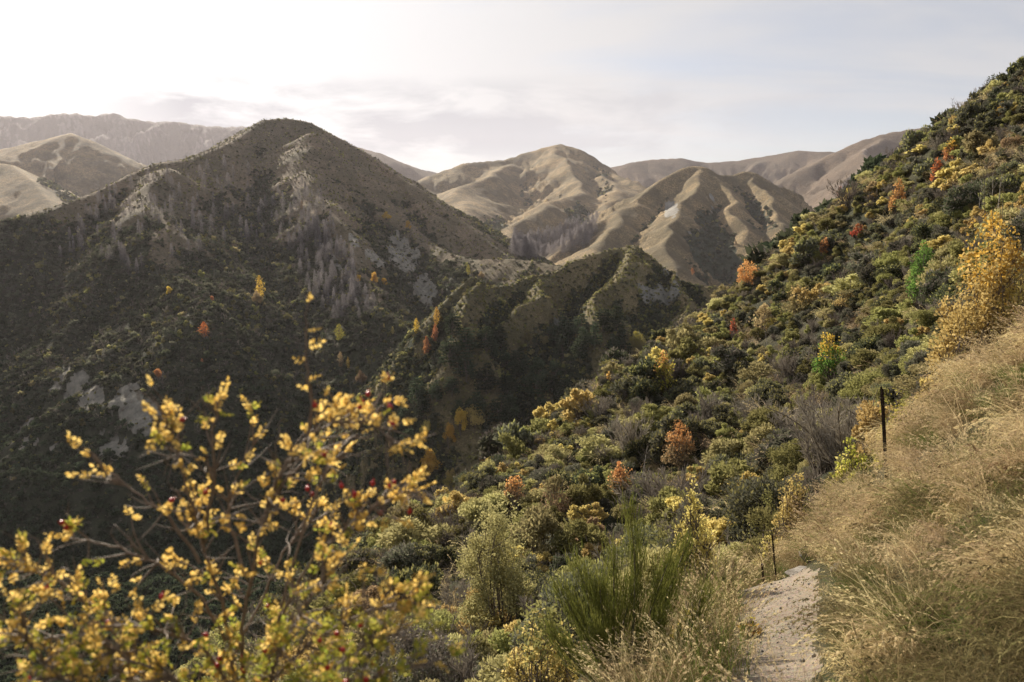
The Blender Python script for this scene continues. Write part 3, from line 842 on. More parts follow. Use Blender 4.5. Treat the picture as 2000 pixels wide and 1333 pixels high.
def scatter(name, label, cat, protos, pts, rot, scl, idx, kind='stuff'):
    """one object: points carrying instances of the given meshes"""
    me = bpy.data.meshes.new(name); me.vertices.add(len(pts)); me.vertices.foreach_set('co', np.asarray(pts, np.float32).ravel())
    a = me.attributes.new('rot', 'FLOAT_VECTOR', 'POINT'); a.data.foreach_set('vector', np.asarray(rot, np.float32).ravel())
    s_ = np.asarray(scl, np.float32)
    if s_.ndim == 1: s_ = np.stack([s_] * 3, -1)
    a = me.attributes.new('scl', 'FLOAT_VECTOR', 'POINT'); a.data.foreach_set('vector', s_.ravel())
    a = me.attributes.new('idx', 'INT', 'POINT'); a.data.foreach_set('value', np.asarray(idx, np.int32))
    o = bpy.data.objects.new(name, me); link(o, label, cat, kind=kind)
    ng = bpy.data.node_groups.new(name, 'GeometryNodeTree')
    ng.interface.new_socket('Geometry', in_out='INPUT', socket_type='NodeSocketGeometry')
    ng.interface.new_socket('Geometry', in_out='OUTPUT', socket_type='NodeSocketGeometry')
    gi = ng.nodes.new('NodeGroupInput'); go = ng.nodes.new('NodeGroupOutput'); jn = ng.nodes.new('GeometryNodeJoinGeometry')

    def attr(nm, tp):
        n = ng.nodes.new('GeometryNodeInputNamedAttribute'); n.data_type = tp; n.inputs[0].default_value = nm; return n.outputs[0]
    ar, as_, ai = attr('rot', 'FLOAT_VECTOR'), attr('scl', 'FLOAT_VECTOR'), attr('idx', 'INT')
    for k, pm in enumerate(protos):
        po = bpy.data.objects.new(name + '_source', pm)
        oi = ng.nodes.new('GeometryNodeObjectInfo'); oi.inputs['Object'].default_value = po; oi.inputs['As Instance'].default_value = True
        iop = ng.nodes.new('GeometryNodeInstanceOnPoints')
        cmp_ = ng.nodes.new('FunctionNodeCompare'); cmp_.data_type = 'INT'; cmp_.operation = 'EQUAL'
        ia = [i for i in cmp_.inputs if i.type == 'INT']
        ng.links.new(ai, ia[0]); ia[1].default_value = k
        ng.links.new(gi.outputs[0], iop.inputs['Points']); ng.links.new(cmp_.outputs[0], iop.inputs['Selection'])
        ng.links.new(oi.outputs['Geometry'], iop.inputs['Instance'])
        ng.links.new(ar, iop.inputs['Rotation']); ng.links.new(as_, iop.inputs['Scale'])
        ng.links.new(iop.outputs[0], jn.inputs[0])
    ng.links.new(jn.outputs[0], go.inputs[0])
    md = o.modifiers.new('scatter', 'NODES'); md.node_group = ng
    return o


def px_of(x, y, z):
    a, b, d = project(np.asarray(x, float), np.asarray(y, float), np.asarray(z, float))
    return a, b, d


# ------------------------------------------------------------------ scrub on the far slopes
def far_scrub(zone, xr, yr, n, name, label, kinds, weights, size, thr=0.35, lodk=3, seed=5):
    rg = np.random.default_rng(seed)
    x = rg.uniform(*xr, n); y = rg.uniform(*yr, n)
    r = np.hypot(x, y); a = np.arctan2(x, y)
    j = np.clip(np.searchsorted(AZ, a) - 1, 0, len(AZ) - 2); i = np.clip(np.searchsorted(RR, r) - 1, 0, len(RR) - 2)
    k = (GZ[i, j] == ZI[zone]) & (SCRUB[i, j] + rg.uniform(-0.35, 0.35, n) > thr) & (np.abs(a) < R(41))
    x, y = x[k], y[k]; z = hgt(x, y)
    v = visible(x, y, z, size[1] * 1.6)
    x, y, z = x[v], y[v], z[v]; m = len(x)
    clus = fbm(x / 22, y / 22, seed, 3) * 0.6 + rg.uniform(-0.6, 0.6, m)
    kk = np.searchsorted(np.quantile(clus, np.cumsum(weights)[:-1]), clus)
    if 'pine' in kinds:      # shade and vignette put into the colour: darkest leaves low on the slope
        low = px_of(x, y, z)[1] + 60 * fbm(x / 30, y / 30, 71, 3) + rg.normal(size=m) * 40; kk = np.where(low > 790, kinds.index('pine'), kk)
    s = rg.uniform(size[0], size[1], m) * np.where(rg.uniform(size=m) < 0.1, 1.4, 1)
    protos = []
    for kd in kinds:
        for vv in range(3): protos.append(shrub_proto(kd, lodk, vv))
    idx = kk * 3 + rg.integers(0, 3, m)
    rot = np.stack([rg.normal(size=m) * 0.1, rg.normal(size=m) * 0.1, rg.uniform(0, 6.28, m)], -1)
    print(name, m)
    return scatter(name, label, 'scrub', protos, np.stack([x, y, z - 0.15 * s], -1), rot, s, idx)


far_scrub('mountain', (-620, 420), (180, 760), 150000, 'mountain_scrub', 'dense dark scrub covering the lower face of the mountain',
          ['dark', 'grey', 'twig', 'khaki', 'olive', 'pine'], [0.37, 0.40, 0.14, 0.02, 0.06, 0.01], (0.8, 1.8), 0.35, seed=5)
far_scrub('mountain', (-520, 420), (200, 760), 90000, 'mountain_tussock', 'tussock and small bushes on the open upper mountain',
          ['twig', 'khaki', 'grey', 'olive'], [0.44, 0.08, 0.32, 0.16], (0.35, 0.9), -1.0, seed=6)
far_scrub('hill', (-120, 260), (220, 420), 40000, 'hill_tussock', 'tussock covering the middle hill',
          ['khaki', 'olive', 'grey', 'dark'], [0.34, 0.34, 0.22, 0.10], (0.3, 0.75), -1.0, seed=7)
far_scrub('hillside', (-260, 160), (95, 460), 60000, 'gorge_scrub', 'dark scrub on the floor and shaded walls of the gorge',
          ['dark', 'grey', 'pine'], [0.3, 0.1, 0.6], (0.9, 1.9), -1.0, seed=4)  # vignette darkness put into the leaf colour by a large pine share
far_scrub('hill', (-120, 260), (220, 420), 60000, 'hill_scrub', 'dark scrub in the gullies of the middle hill',
          ['dark', 'grey', 'olive', 'khaki'], [0.5, 0.28, 0.14, 0.08], (0.6, 1.3), 0.35, seed=8)
far_scrub('grass_hill', (-900, 700), (650, 2100), 90000, 'distant_scrub', 'dark scrub patches on the golden hills',
          ['dark', 'grey', 'olive'], [0.6, 0.3, 0.1], (1.6, 3.2), 0.6, seed=9)


# ------------------------------------------------------------------ larches, forest, autumn trees across the gorge
def in_poly_px(regions, n, rg):
    out = []
    for (cx_, cy_, rx, ry, ang, cnt) in regions:
        t = rg.uniform(0, 2 * math.pi, cnt); q = np.sqrt(rg.uniform(0, 1, cnt))
        u, v = q * np.cos(t) * rx, q * np.sin(t) * ry; c, s = math.cos(R(ang)), math.sin(R(ang))
        out += list(zip(cx_ + u * c - v * s, cy_ + u * s + v * c))
    return out


rgl = np.random.default_rng(77)
LARCH_REG = [(640, 540, 52, 100, -25, 100), (600, 470, 75, 60, 0, 36), (500, 420, 160, 70, 10, 24), (260, 440, 160, 80, -20, 14), (700, 590, 22, 45, -30, 12), (560, 400, 80, 45, 20, 24), (330, 400, 55, 60, 0, 18), (210, 430, 45, 50, 0, 14), (140, 480, 35, 40, 0, 10),
             (440, 350, 50, 30, 0, 12), (250, 500, 40, 50, 0, 10), (380, 480, 60, 40, 0, 8), (480, 440, 50, 40, 0, 10)]
AREA = [((540, 1000), 'in the dense bare wood on the right of the slope'), ((300, 540), 'on the middle of the slope'), ((-99, 300), 'on the dark left shoulder')]
pl = []
for (px, py) in in_poly_px(LARCH_REG, 0, rgl):
    x, y, z = hit(px, py)
    if zone_at(x, y) == ZI['mountain']: pl.append((px, py, x, y))
pl.sort(key=lambda p: p[1])
lcount = {}
for px, py, x, y in pl:
    big = 'tall' if random.random() < 0.5 else 'smaller'
    h = random.uniform(9, 12) if big == 'tall' else random.uniform(6, 9)
    ar = [t for (lo, hi), t in AREA if lo <= px < hi][0]
    place_tree('larch_tree', 'larch', 'larch', x, y, h, f'{big} leafless grey larch {ar}', 'tree', f'{big} grey larches {ar}')

# far larch wood on the flank of the golden hill: reads as one mass
pts = []
for (px, py) in in_poly_px([(1080, 480, 85, 24, -12, 260), (1125, 455, 50, 18, -20, 110), (1035, 488, 35, 12, 0, 70)], 0, rgl):
    x, y, z = hit(px, py)
    if 500 < math.hypot(x, y) < 1500 and py > 430: pts.append((x, y, z - 0.5))
pts = np.array(pts); m = len(pts)
scatter('larch_wood', 'wood of bare grey larches on the flank of the golden hill', 'wood', [tree_proto('larch', v, 'larch')[1] for v in range(4)],
        pts, np.stack([np.zeros(m), np.zeros(m), rgl.uniform(0, 6.28, m)], -1), np.stack([rgl.uniform(17, 24, m)] * 2 + [rgl.uniform(11, 17, m)], -1), rgl.integers(0, 4, m))

AUT = [  # base px, py, height px, width factor, kind, shape, name, label
    (663, 668, 36, 1.6, 'lime', 'poplar', 'yellow_tree', 'single rounded pale yellow tree low on the dark mountain face'),
    (399, 662, 34, 1.7, 'red', 'poplar', 'red_tree', 'red orange tree alone in dark scrub on the mountain'),
    (307, 742, 26, 1.9, 'orange', 'broad', 'orange_tree', 'round orange tree just above the grey cliff'),
    (508, 592, 54, 1.0, 'gold', 'poplar', 'yellow_tree', 'tall amber tree left of the grey larch wood'),
    (503, 600, 36, 1.6, 'rust', 'broad', 'rusty_tree', 'rusty brown tree at the foot of the amber tree'),
    (330, 578, 22, 1.6, 'gold', 'broad', 'yellow_tree', 'small golden tree high on the left of the mountain'),
    (414, 590, 14, 1.6, 'orange', 'broad', 'orange_tree', 'tiny orange tree beside the upper scrub of the mountain'),
    (395, 715, 16, 1.3, 'orange', 'poplar', 'orange_tree', 'tiny orange tree below the red orange one'),
    (700, 555, 22, 1.6, 'gold', 'broad', 'yellow_tree', 'leftmost of the yellow trees under the bare scree'),
    (731, 556, 26, 1.5, 'gold', 'broad', 'yellow_tree', 'middle one of the yellow trees under the bare scree'),
    (750, 560, 18, 1.8, 'gold', 'broad', 'yellow_tree', 'rightmost round yellow tree under the bare scree'),
    (797, 450, 20, 1.4, 'gold', 'broad', 'yellow_tree', 'golden tree above the scree on the mountain flank'),
    (755, 432, 20, 2.2, 'gold', 'broad', 'yellow_tree', 'wide brownish gold tree high on the flank'),
    (684, 404, 22, 1.2, 'olive', 'poplar', 'larch_tree', 'dull yellow tree high on the right face'),
    (590, 410, 18, 1.2, 'rust', 'poplar', 'rusty_tree', 'small rusty tree on the upper face'),
    (750, 648, 16, 1.0, 'yellow', 'poplar', 'yellow_tree', 'thin yellow tree beside another above the gorge'),
    (767, 655, 18, 1.2, 'yellow', 'poplar', 'yellow_tree', 'bright yellow tree right of the thin one'),
    (813, 655, 34, 1.0, 'gold', 'poplar', 'orange_tree', 'narrow orange gold tree left of the pair at the gorge head'),
    (853, 640, 42, 0.9, 'gold', 'poplar', 'yellow_tree', 'tall narrow golden tree at the head of the gorge'),
    (850, 672, 40, 0.9, 'orange', 'poplar', 'orange_tree', 'narrow orange tree just below the tall golden one'),
    (833, 695, 40, 1.1, 'orange', 'poplar', 'orange_tree', 'faded orange tree lowest at the gorge head'),
    (665, 720, 34, 1.0, 'rust', 'poplar', 'rusty_tree', 'brownish tree below the pale yellow tree'),
    (680, 722, 26, 0.8, 'gold', 'poplar', 'yellow_tree', 'slim golden tree beside the brownish tree'),
    (705, 755, 34, 1.8, 'rust', 'broad', 'reddish_tree', 'dull red low tree above the rose branches'),
    (560, 628, 18, 2.0, 'olive', 'broad', 'olive_tree', 'wide olive tree in the mountain scrub'),
    (928, 838, 62, 1.5, 'yellow', 'broad', 'yellow_tree', 'bright yellow tree leaning in the dark gorge, rightmost'),
    (900, 850, 60, 1.5, 'gold', 'broad', 'yellow_tree', 'yellow tree between two others in the dark gorge'),
    (876, 876, 56, 1.3, 'gold', 'broad', 'yellow_tree', 'amber tree in the middle of the dark gorge'),
    (833, 852, 40, 1.4, 'yellow', 'broad', 'yellow_tree', 'small yellow tree left of the amber ones in the gorge'),
    (838, 935, 70, 1.6, 'gold', 'broad', 'yellow_tree', 'lowest yellow tree of the gorge above the slope edge'),
    (800, 925, 28, 1.0, 'rust', 'poplar', 'rusty_tree', 'dim brown tree left of the lowest yellow one'),
    (762, 875, 18, 1.3, 'rust', 'broad', 'rusty_tree', 'tiny rusty tree behind the rose tip'),
    (915, 538, 22, 1.2, 'lime', 'poplar', 'yellow_tree', 'yellow green tree behind the small pointed hilltop'),
    (940, 545, 16, 2.0, 'rust', 'broad', 'rusty_tree', 'rusty bush behind the small pointed hilltop'),
    (1352, 540, 18, 1.3, 'orange', 'broad', 'orange_tree', 'orange tree in the dark scrub under the golden hill'),
    (1437, 480, 12, 1.3, 'rust', 'broad', 'rusty_tree', 'tiny rusty tree high in the scrub of the golden hill'),
    (1487, 478, 12, 1.3, 'rust', 'broad', 'rusty_tree', 'tiny rusty tree right of another in the far scrub'),
    (1410, 458, 14, 1.3, 'olive', 'broad', 'olive_tree', 'tiny dull yellow tree on the golden hill'),
    (1030, 668, 26, 2.4, 'khaki', 'broad', 'pale_tree', 'pale grey green treetop at the foot of the middle hill, left'),
    (1062, 676, 28, 2.2, 'khaki', 'broad', 'pale_tree', 'pale grey green treetop right of the other pale one'),
]

# dark forest in the gorge
FOREST = [(960, 720, 150, 60, 10, 60), (900, 830, 110, 90, 0, 55), (1130, 690, 100, 45, -15, 30), (850, 920, 70, 40, 0, 18), (1050, 780, 70, 50, 0, 25), (840, 760, 30, 60, 0, 14)]
pl = []
for (px, py) in in_poly_px(FOREST, 0, rgl):
    x, y, z = hit(px, py)
    r = math.hypot(x, y)
    if any(abs(px - a[0]) < 0.6 * a[2] * a[3] * 0.5 + 14 and -8 < py - a[1] < a[2] + 30 for a in AUT): continue
    if r > 170 and all((x - a[2]) ** 2 + (y - a[3]) ** 2 > 16 for a in pl): pl.append((px, py, x, y))
print('forest', len(pl))
for px, py, x, y in pl:
    side = 'at the foot of the middle hill' if py < 740 else 'deep in the gorge'
    h = random.uniform(8, 13)
    sz = 'tall' if h > 10.5 else 'low'
    place_tree('beech_tree', 'pine', 'forest', x, y, h, f'{sz} dark evergreen beech {side}', 'tree', f'{sz} dark evergreen beeches {side}', wide=1.1, sink=1.0)

for (px, py, hp, wf, kd, shp, nm, lab) in AUT:
    x, y, z = hit(px, py); r = project(x, y, z)[2]
    print('aut', px, py, round(float(r)), ZONES[int(zone_at(x, y))]) if px > 820 and py > 800 else None
    place_tree(nm, kd, shp, x, y, hp * float(r) / F, lab, 'tree', wide=wf if shp == 'poplar' else wf * 0.62, sink=0.2)


# ------------------------------------------------------------------ shrubs of the near hillside
rgs = np.random.default_rng(2024)
LAND = [  # (px, py, phrase)
    (1750, 400, 'the tall orange tree'), (1827, 335, 'the red sapling'), (1462, 535, 'the apricot tree on the slope edge'), (1432, 640, 'the small red tree'), (1295, 720, 'the yellow green bush'),
    (1795, 545, 'the fresh green tree'), (1615, 700, 'the half green half orange tree'), (1900, 500, 'the big golden tree'), (970, 1150, 'the tall rounded khaki shrub'), (1180, 1150, 'the green broom'),
    (1727, 840, 'the steel fence post'), (1005, 950, 'the rusty pink bush'), (1340, 1030, 'the bright yellow rose'), (1320, 890, 'the rust brown bush'), (870, 950, 'the lower slope edge'),
    (1100, 790, 'the slope edge over the forest'), (1940, 150, 'the top of the slope'), (1640, 450, 'the orange bushes near the skyline'), (640, 1100, 'the rose branches'),
]


SPEC = [
    (1752, 422, 66, 40, 'orange', 'orange_tree', 'tall bright orange tree standing up from the shrubs on the upper slope', None),
    (1828, 362, 52, 28, 'red', 'red_sapling', 'thin red sapling right of and above the tall orange tree', None),
    (1855, 320, 44, 40, 'orange', 'orange_bush', 'airy orange and gold bush above the red sapling', 'gold'),
    (1955, 235, 34, 24, 'gold', 'golden_bush', 'small golden bush near the top right skyline', None),
    (1675, 465, 28, 34, 'red', 'red_bush', 'small reddish orange bush below left of the tall orange tree', 'orange'),
    (1608, 500, 36, 26, 'orange', 'orange_sapling', 'slender orange sapling on the slope left of the reddish bush', None),
    (1640, 392, 26, 20, 'orange', 'orange_sapling', 'orange sapling on the skyline left of the tall orange tree', None),
    (1462, 562, 58, 56, 'apricot', 'apricot_tree', 'rounded apricot coloured tree on the slope edge', None),
    (1432, 660, 38, 20, 'red', 'red_tree', 'small narrow red tree in the pale shrubs', None),
    (1490, 655, 60, 60, 'rust', 'rusty_bush', 'open pinkish brown bush right of the small red tree', None),
    (1297, 765, 84, 56, 'lime', 'lime_bush', 'yellow green bush with orange tips on the middle slope', 'apricot'),
    (1798, 606, 128, 74, 'green', 'green_tree', 'fresh green tree left of the big golden tree', None),
    (1618, 742, 88, 84, 'green', 'green_orange_tree', 'tree with green foot and orange yellow top', 'gold'),
    (1560, 620, 55, 80, 'khaki', 'pale_bush', 'broad pale yellow bush above the half green tree', 'yellow'),
    (1650, 610, 45, 60, 'yellow', 'yellow_bush', 'pale yellow bush directly above the half green tree', 'khaki'),
    (1240, 700, 50, 60, 'khaki', 'pale_bush', 'broad pale bush on the slope edge above the forest', 'lime'),
    (1188, 758, 34, 16, 'apricot', 'orange_sapling', 'tiny orange sapling on the slope edge over the forest', None),
    (1325, 925, 95, 90, 'rust', 'rusty_bush', 'rust brown leggy bush in the middle of the slope', 'orange'),
    (1005, 1000, 75, 62, 'rust', 'rusty_bush', 'rusty pink leggy bush on the lower slope', 'apricot'),
    (1085, 1020, 90, 100, 'rust', 'pinkish_bush', 'wide pinkish bush between the rusty bush and the broom', 'khaki'),
    (945, 905, 22, 26, 'orange', 'orange_bush', 'small orange bush on the lower slope edge', 'gold'),
    (880, 960, 44, 40, 'lime', 'lime_bush', 'small lime bush on the lower slope edge above the rose', 'yellow'),
    (1210, 985, 80, 70, 'khaki', 'leggy_bush', 'leggy pale bush with pink tips left of the rust brown bush', 'apricot'),
    (1430, 980, 60, 80, 'yellow', 'yellow_bush', 'low yellow bush left of the grass bank', 'khaki'),
    (862, 1036, 14, 16, 'red', 'red_sapling', 'tiny red sapling among grey shrubs near the rose', None),
]


cand = []
N = 36000
cx_ = rgs.uniform(-45, 85, N); cy_ = rgs.uniform(7, 135, N)
cz_ = hgt(cx_, cy_); zn = zone_at(cx_, cy_)
ppx, ppy, dd = px_of(cx_, cy_, cz_ + 0.6)
ok = ((zn == ZI['hillside']) | (zn == ZI['ground'])) & (ppx > -250) & (ppx < 2300) & (ppy < 1650)
# keep off the grass bank and the path
bank = (ppx > 1440) & (cy_ < 14.5)
ok &= ~bank & (path_d(cx_, cy_) > 1.6) & (np.hypot(cx_, cy_) > 9.0)
ok &= ~((ppx > 1000) & (cy_ < 11.5))
ok &= visible(cx_, cy_, cz_, 3.0)
bx_, by_, _ = px_of(cx_, cy_, cz_)
for (a, b, hp, wp, *_r) in SPEC + [(975, 1275, 250, 180), (1350, 1210, 200, 100), (1798, 620, 60, 66)]:      # leave room in front of the particular plants
    ok &= ~((np.abs(bx_ - a) < wp * 0.5 + 8) & (by_ - b > -6) & (by_ - b < hp * 0.75 + 14))
cx_, cy_, cz_, ppx, ppy, dd = (a[ok] for a in (cx_, cy_, cz_, ppx, ppy, dd))
ax_, ay_, as_ = [], [], []
nz = fbm(cx_ / 13, cy_ / 13, 301, 3)
for i in range(len(cx_)):
    s = 0.45 + 1.3 * rgs.uniform() ** 1.7
    if dd[i] < 30: s *= 0.9
    if ax_:
        d2 = (np.array(ax_) - cx_[i]) ** 2 + (np.array(ay_) - cy_[i]) ** 2
        if (d2 < ((np.array(as_) + s) * 0.53) ** 2).any(): continue
    if rgs.uniform() < 0.02: continue
    ax_.append(cx_[i]); ay_.append(cy_[i]); as_.append(s)
SX, SY, SS = np.array(ax_), np.array(ay_), np.array(as_)
SZ = hgt(SX, SY); spx, spy, sd = px_of(SX, SY, SZ + 0.6 * SS)
print('hillside shrubs', len(SX))
nzt = fbm(SX / 9, SY / 9, 311, 3) + rgs.uniform(-0.45, 0.45, len(SX))
top = smooth(0, 1, (spx - 1000) / 900) * 0.2
kinds = ['dark', 'grey', 'twig', 'olive', 'khaki', 'rust', 'yellow']
q = np.clip((np.argsort(np.argsort(nzt)) + 0.5) / len(nzt), 0, 1)
kidx = np.searchsorted([0.15, 0.49, 0.57, 0.765, 0.945, 0.957], q)
vis = visible(SX, SY, SZ, 1.3 * SS) & (spx > -20) & (spx < 2020) & (spy < 1360) & (spy > 0)
app = np.where(vis, SS / sd, 0)
order = np.argsort(-app)
indiv = set(order[:255].tolist())
KW = {'dark': 'dark green shrub', 'grey': 'grey green shrub', 'twig': 'bare twiggy grey shrub', 'olive': 'olive shrub', 'khaki': 'pale khaki shrub', 'rust': 'rust leaved shrub', 'yellow': 'yellow leaved shrub'}
KN = {'dark': 'dark_shrub', 'grey': 'grey_shrub', 'twig': 'bare_shrub', 'olive': 'olive_shrub', 'khaki': 'khaki_shrub', 'rust': 'rusty_shrub', 'yellow': 'yellow_shrub'}
ORD = ['nearest', 'second nearest', 'third nearest', 'fourth nearest', 'fifth nearest', 'sixth nearest', 'seventh nearest', 'eighth nearest', 'ninth nearest', 'tenth nearest']
lab_sets = {}
for i in indiv:
    d = [(spx[i] - l[0]) ** 2 + (spy[i] - l[1]) ** 2 for l in LAND]; j = int(np.argmin(d)); dx, dy = spx[i] - LAND[j][0], spy[i] - LAND[j][1]
    side = ('right of' if dx > 0 else 'left of') if abs(dx) > abs(dy) else ('below' if dy > 0 else 'above')
    lab_sets.setdefault((kinds[kidx[i]], j, side), []).append((d[j], i))
labels = {}
for (kd, j, side), lst in lab_sets.items():
    lst.sort()
    for n_, (_, i) in enumerate(lst):
        if len(lst) == 1: labels[i] = f'{KW[kd]} {side} {LAND[j][2]}'
        else: labels[i] = f'{KW[kd]} {side} {LAND[j][2]}'; labels[i] = (ORD[min(n_, 9)] + ' ' + labels[i])
sp_, sr_, ss_, si_ = [], [], [], []
protos = []
pmap = {}


def lod_of(d):
    return 0 if d < 32 else 1 if d < 62 else 2


for i in range(len(SX)):
    kd = kinds[kidx[i]]; lod = lod_of(sd[i]); v = int(rgs.integers(0, 3)); loc = (SX[i], SY[i], SZ[i] - 0.12 * SS[i])
    rot = (rgs.normal() * 0.12, rgs.normal() * 0.12, rgs.uniform(0, 6.28)); sc = (SS[i] * rgs.uniform(0.8, 1.45), SS[i] * rgs.uniform(0.8, 1.2), SS[i] * rgs.uniform(0.6, 1.2))
    if i in indiv:
        o = bpy.data.objects.new(KN[kd], shrub_proto(kd, lod, v)); o.location = loc; o.rotation_euler = rot; o.scale = sc
        link(o, labels[i], 'shrub', 'shrubs covering the near hillside')
    else:
        k = (kd, lod, v)
        if k not in pmap: pmap[k] = len(protos); protos.append(shrub_proto(*k))
        sp_.append(loc); sr_.append(rot); ss_.append(sc); si_.append(pmap[k])
scatter('hillside_shrubbery', 'smaller and farther shrubs massed over the hillside', 'shrubs', protos, np.array(sp_), np.array(sr_), np.array(ss_), np.array(si_))
# low undergrowth filling the gaps
n = 12000
ux = rgs.uniform(-40, 80, n); uy = rgs.uniform(9, 125, n); uz = hgt(ux, uy); zn = zone_at(ux, uy)
ppx, ppy, dd = px_of(ux, uy, uz)
k = ((zn == ZI['hillside']) | (zn == ZI['ground'])) & (ppx > -250) & (ppx < 2300) & (ppy < 1600) & ~((ppx > 1440) & (uy < 14.5)) & (path_d(ux, uy) > 1.3) & visible(ux, uy, uz, 1.5)
ux, uy, uz = ux[k], uy[k], uz[k]; m = len(ux)
uk = ['khaki', 'olive', 'twig', 'grey', 'yellow']; up = [shrub_proto(kd, 1, v) for kd in uk for v in range(2)]
kk = rgs.choice(5, m, p=[0.14, 0.30, 0.12, 0.38, 0.06])
s = rgs.uniform(0.3, 0.8, m)
scatter('undergrowth', 'low straggly undergrowth between the hillside shrubs', 'undergrowth', up, np.stack([ux, uy, uz - 0.05], -1),
        np.stack([rgs.normal(size=m) * 0.2, rgs.normal(size=m) * 0.2, rgs.uniform(0, 6.28, m)], -1), s, kk * 2 + rgs.integers(0, 2, m))


# ------------------------------------------------------------------ particular plants of the hillside
def special(px, py, hp, wp, kd, name, label, lod=None, kd2=None, Y=None, taper=0.4):
    """px,py: foot in the photo; hp, wp: height and width there"""
    if Y is None:
        x, y, z = hit(px, py)
    else:
        x, y, z = P(px, py, Y); z = hgt(x, y)
    dist = float(project(x, y, z)[2]); H = 1.15 * hp * dist / F; W = wp * dist / F / 2; zb = 0.14
    if Y is not None:
        H0 = H; H = max(H, P(px, py - hp, Y)[2] - z); zb = max(0.14, 1 - H0 / H)
    rg = np.random.default_rng(int(px * 13 + py))
    lod = lod_of(dist) if lod is None else lod
    leaf = {0: 0.055, 1: 0.095, 2: 0.15}[lod] * (1.0 if H > 2 else 0.8)
    n = int(min(16000, 3.2 * W * H / leaf ** 2 * (1.5 if kd not in ('khaki', 'grey') and taper > 0.2 else 2.4)))
    if zb > 0.2: p_shift = 0
    p, ax, C = crown_pts(n, rg, max(20, int(26 * min(2, H / max(W, 0.3) / 2))), 0.21, W, H, H * zb, col=taper)
    lo = rg.uniform(size=n) < 0.3; q = crown_pts(n, rg, 9, 0.5, W * 0.95, H * 0.97, H * zb, col=0.4)[0]; p[lo] = q[lo]
    sz = rg.uniform(0.6, 1.3, n) * leaf
    o = thing(name, label, 'tree' if 'tree' in name or 'sapling' in name else 'shrub', (x, y, z - 0.1), 0)
    V, Fq = leaf_quads(p, ax, sz * 1.3, sz * 0.85, rg)
    if kd2:
        hi = (p[:, 2] + rg.normal(size=n) * H * 0.14) > H * 0.62
        if taper < 0.2: hi = rg.uniform(size=n) < smooth(0.5, 1.1, p[:, 2] / H)
        me = merge([(V.reshape(-1, 4, 3)[~hi].reshape(-1, 3), np.arange(4 * (~hi).sum()).reshape(-1, 4), LM[kd]), (V.reshape(-1, 4, 3)[hi].reshape(-1, 3), np.arange(4 * hi.sum()).reshape(-1, 4), LM[kd2])], 'crown')
    else:
        me = mesh_np('crown', V, Fq, LM[kd])
    part('crown', me, o)
    lines = [(curve3((rg.normal() * 0.06 * W, rg.normal() * 0.06 * W, -0.1), c, rg, 0.12, 6), np.linspace(0.02, 0.006, 6) * max(0.7, H / 2.5)) for c in C]
    for c in C:
        for q in range(5):
            lines.append((curve3(c * 0.85, c + rg.normal(size=3) * np.array([W, W, H * 0.5]) * 0.25, rg, 0.1, 4), np.linspace(0.008, 0.003, 4)))
    part('trunk' if 'tree' in name else 'stems', mesh_np('stems', *tubes(lines, 4), BARK), o)
    return o


for (px, py, hp, wp, kd, nm, lab, kd2) in SPEC:
    special(px, py, hp, wp, kd, nm, lab, kd2=kd2)
# nearer ones, standing at a known distance
special(975, 1275, 265, 215, 'khaki', 'rounded_shrub', 'tall rounded khaki shrub rising from the dark hollow', lod=0, kd2='khaki', Y=21)
special(1915, 725, 325, 200, 'yellow', 'golden_tree', 'big golden tree at the top of the grass bank', lod=0, kd2='gold', Y=14.5, taper=0.1)
special(1985, 700, 190, 150, 'yellow', 'yellow_tree', 'yellow bush at the right edge behind the grass bank', lod=0, Y=14)
special(1850, 800, 160, 120, 'yellow', 'yellow_bush', 'yellow rose bush just behind the grass crest', lod=0, Y=14.5)
special(1760, 900, 150, 130, 'lime', 'yellow_bush', 'yellow green rose bush behind the steel fence post', lod=0, Y=15)
special(1660, 985, 140, 110, 'yellow', 'yellow_bush', 'scattered yellow bush left of the steel fence post', lod=0, kd2='lime', Y=16)
special(1545, 1085, 170, 90, 'yellow', 'yellow_sapling', 'small yellow sapling on the grass above the short posts', lod=0, Y=15)
special(1495, 1085, 130, 110, 'olive', 'olive_bush', 'round olive bush left of the yellow sapling', lod=0, Y=19)
special(1500, 1100, 70, 60, 'yellow', 'yellow_bush', 'low yellow bush beside the leaning short post', lod=0, Y=15)
special(1350, 1210, 235, 120, 'yellow', 'yellow_rose', 'bright yellow rose rising behind the green broom', lod=0, Y=10.5)
special(1060, 1400, 225, 190, 'yellow', 'yellow_shrub', 'yellow small leaved shrub at the foot of the green broom', lod=0, kd2='olive', Y=9.0)
special(820, 1420, 190, 300, 'grey', 'grey_shrub', 'grey wiry shrub at the bottom between rose and yellow shrub', lod=0, kd2='twig', Y=12.0)
special(1345, 1330, 120, 120, 'yellow', 'yellow_bush', 'low yellow leaved bush in the tall grass by the path', lod=0, kd2='lime', Y=7.6)
special(1465, 1225, 45, 60, 'gold', 'golden_herb', 'small golden leaved plant at the path edge', lod=0, kd2='lime', Y=7.6)


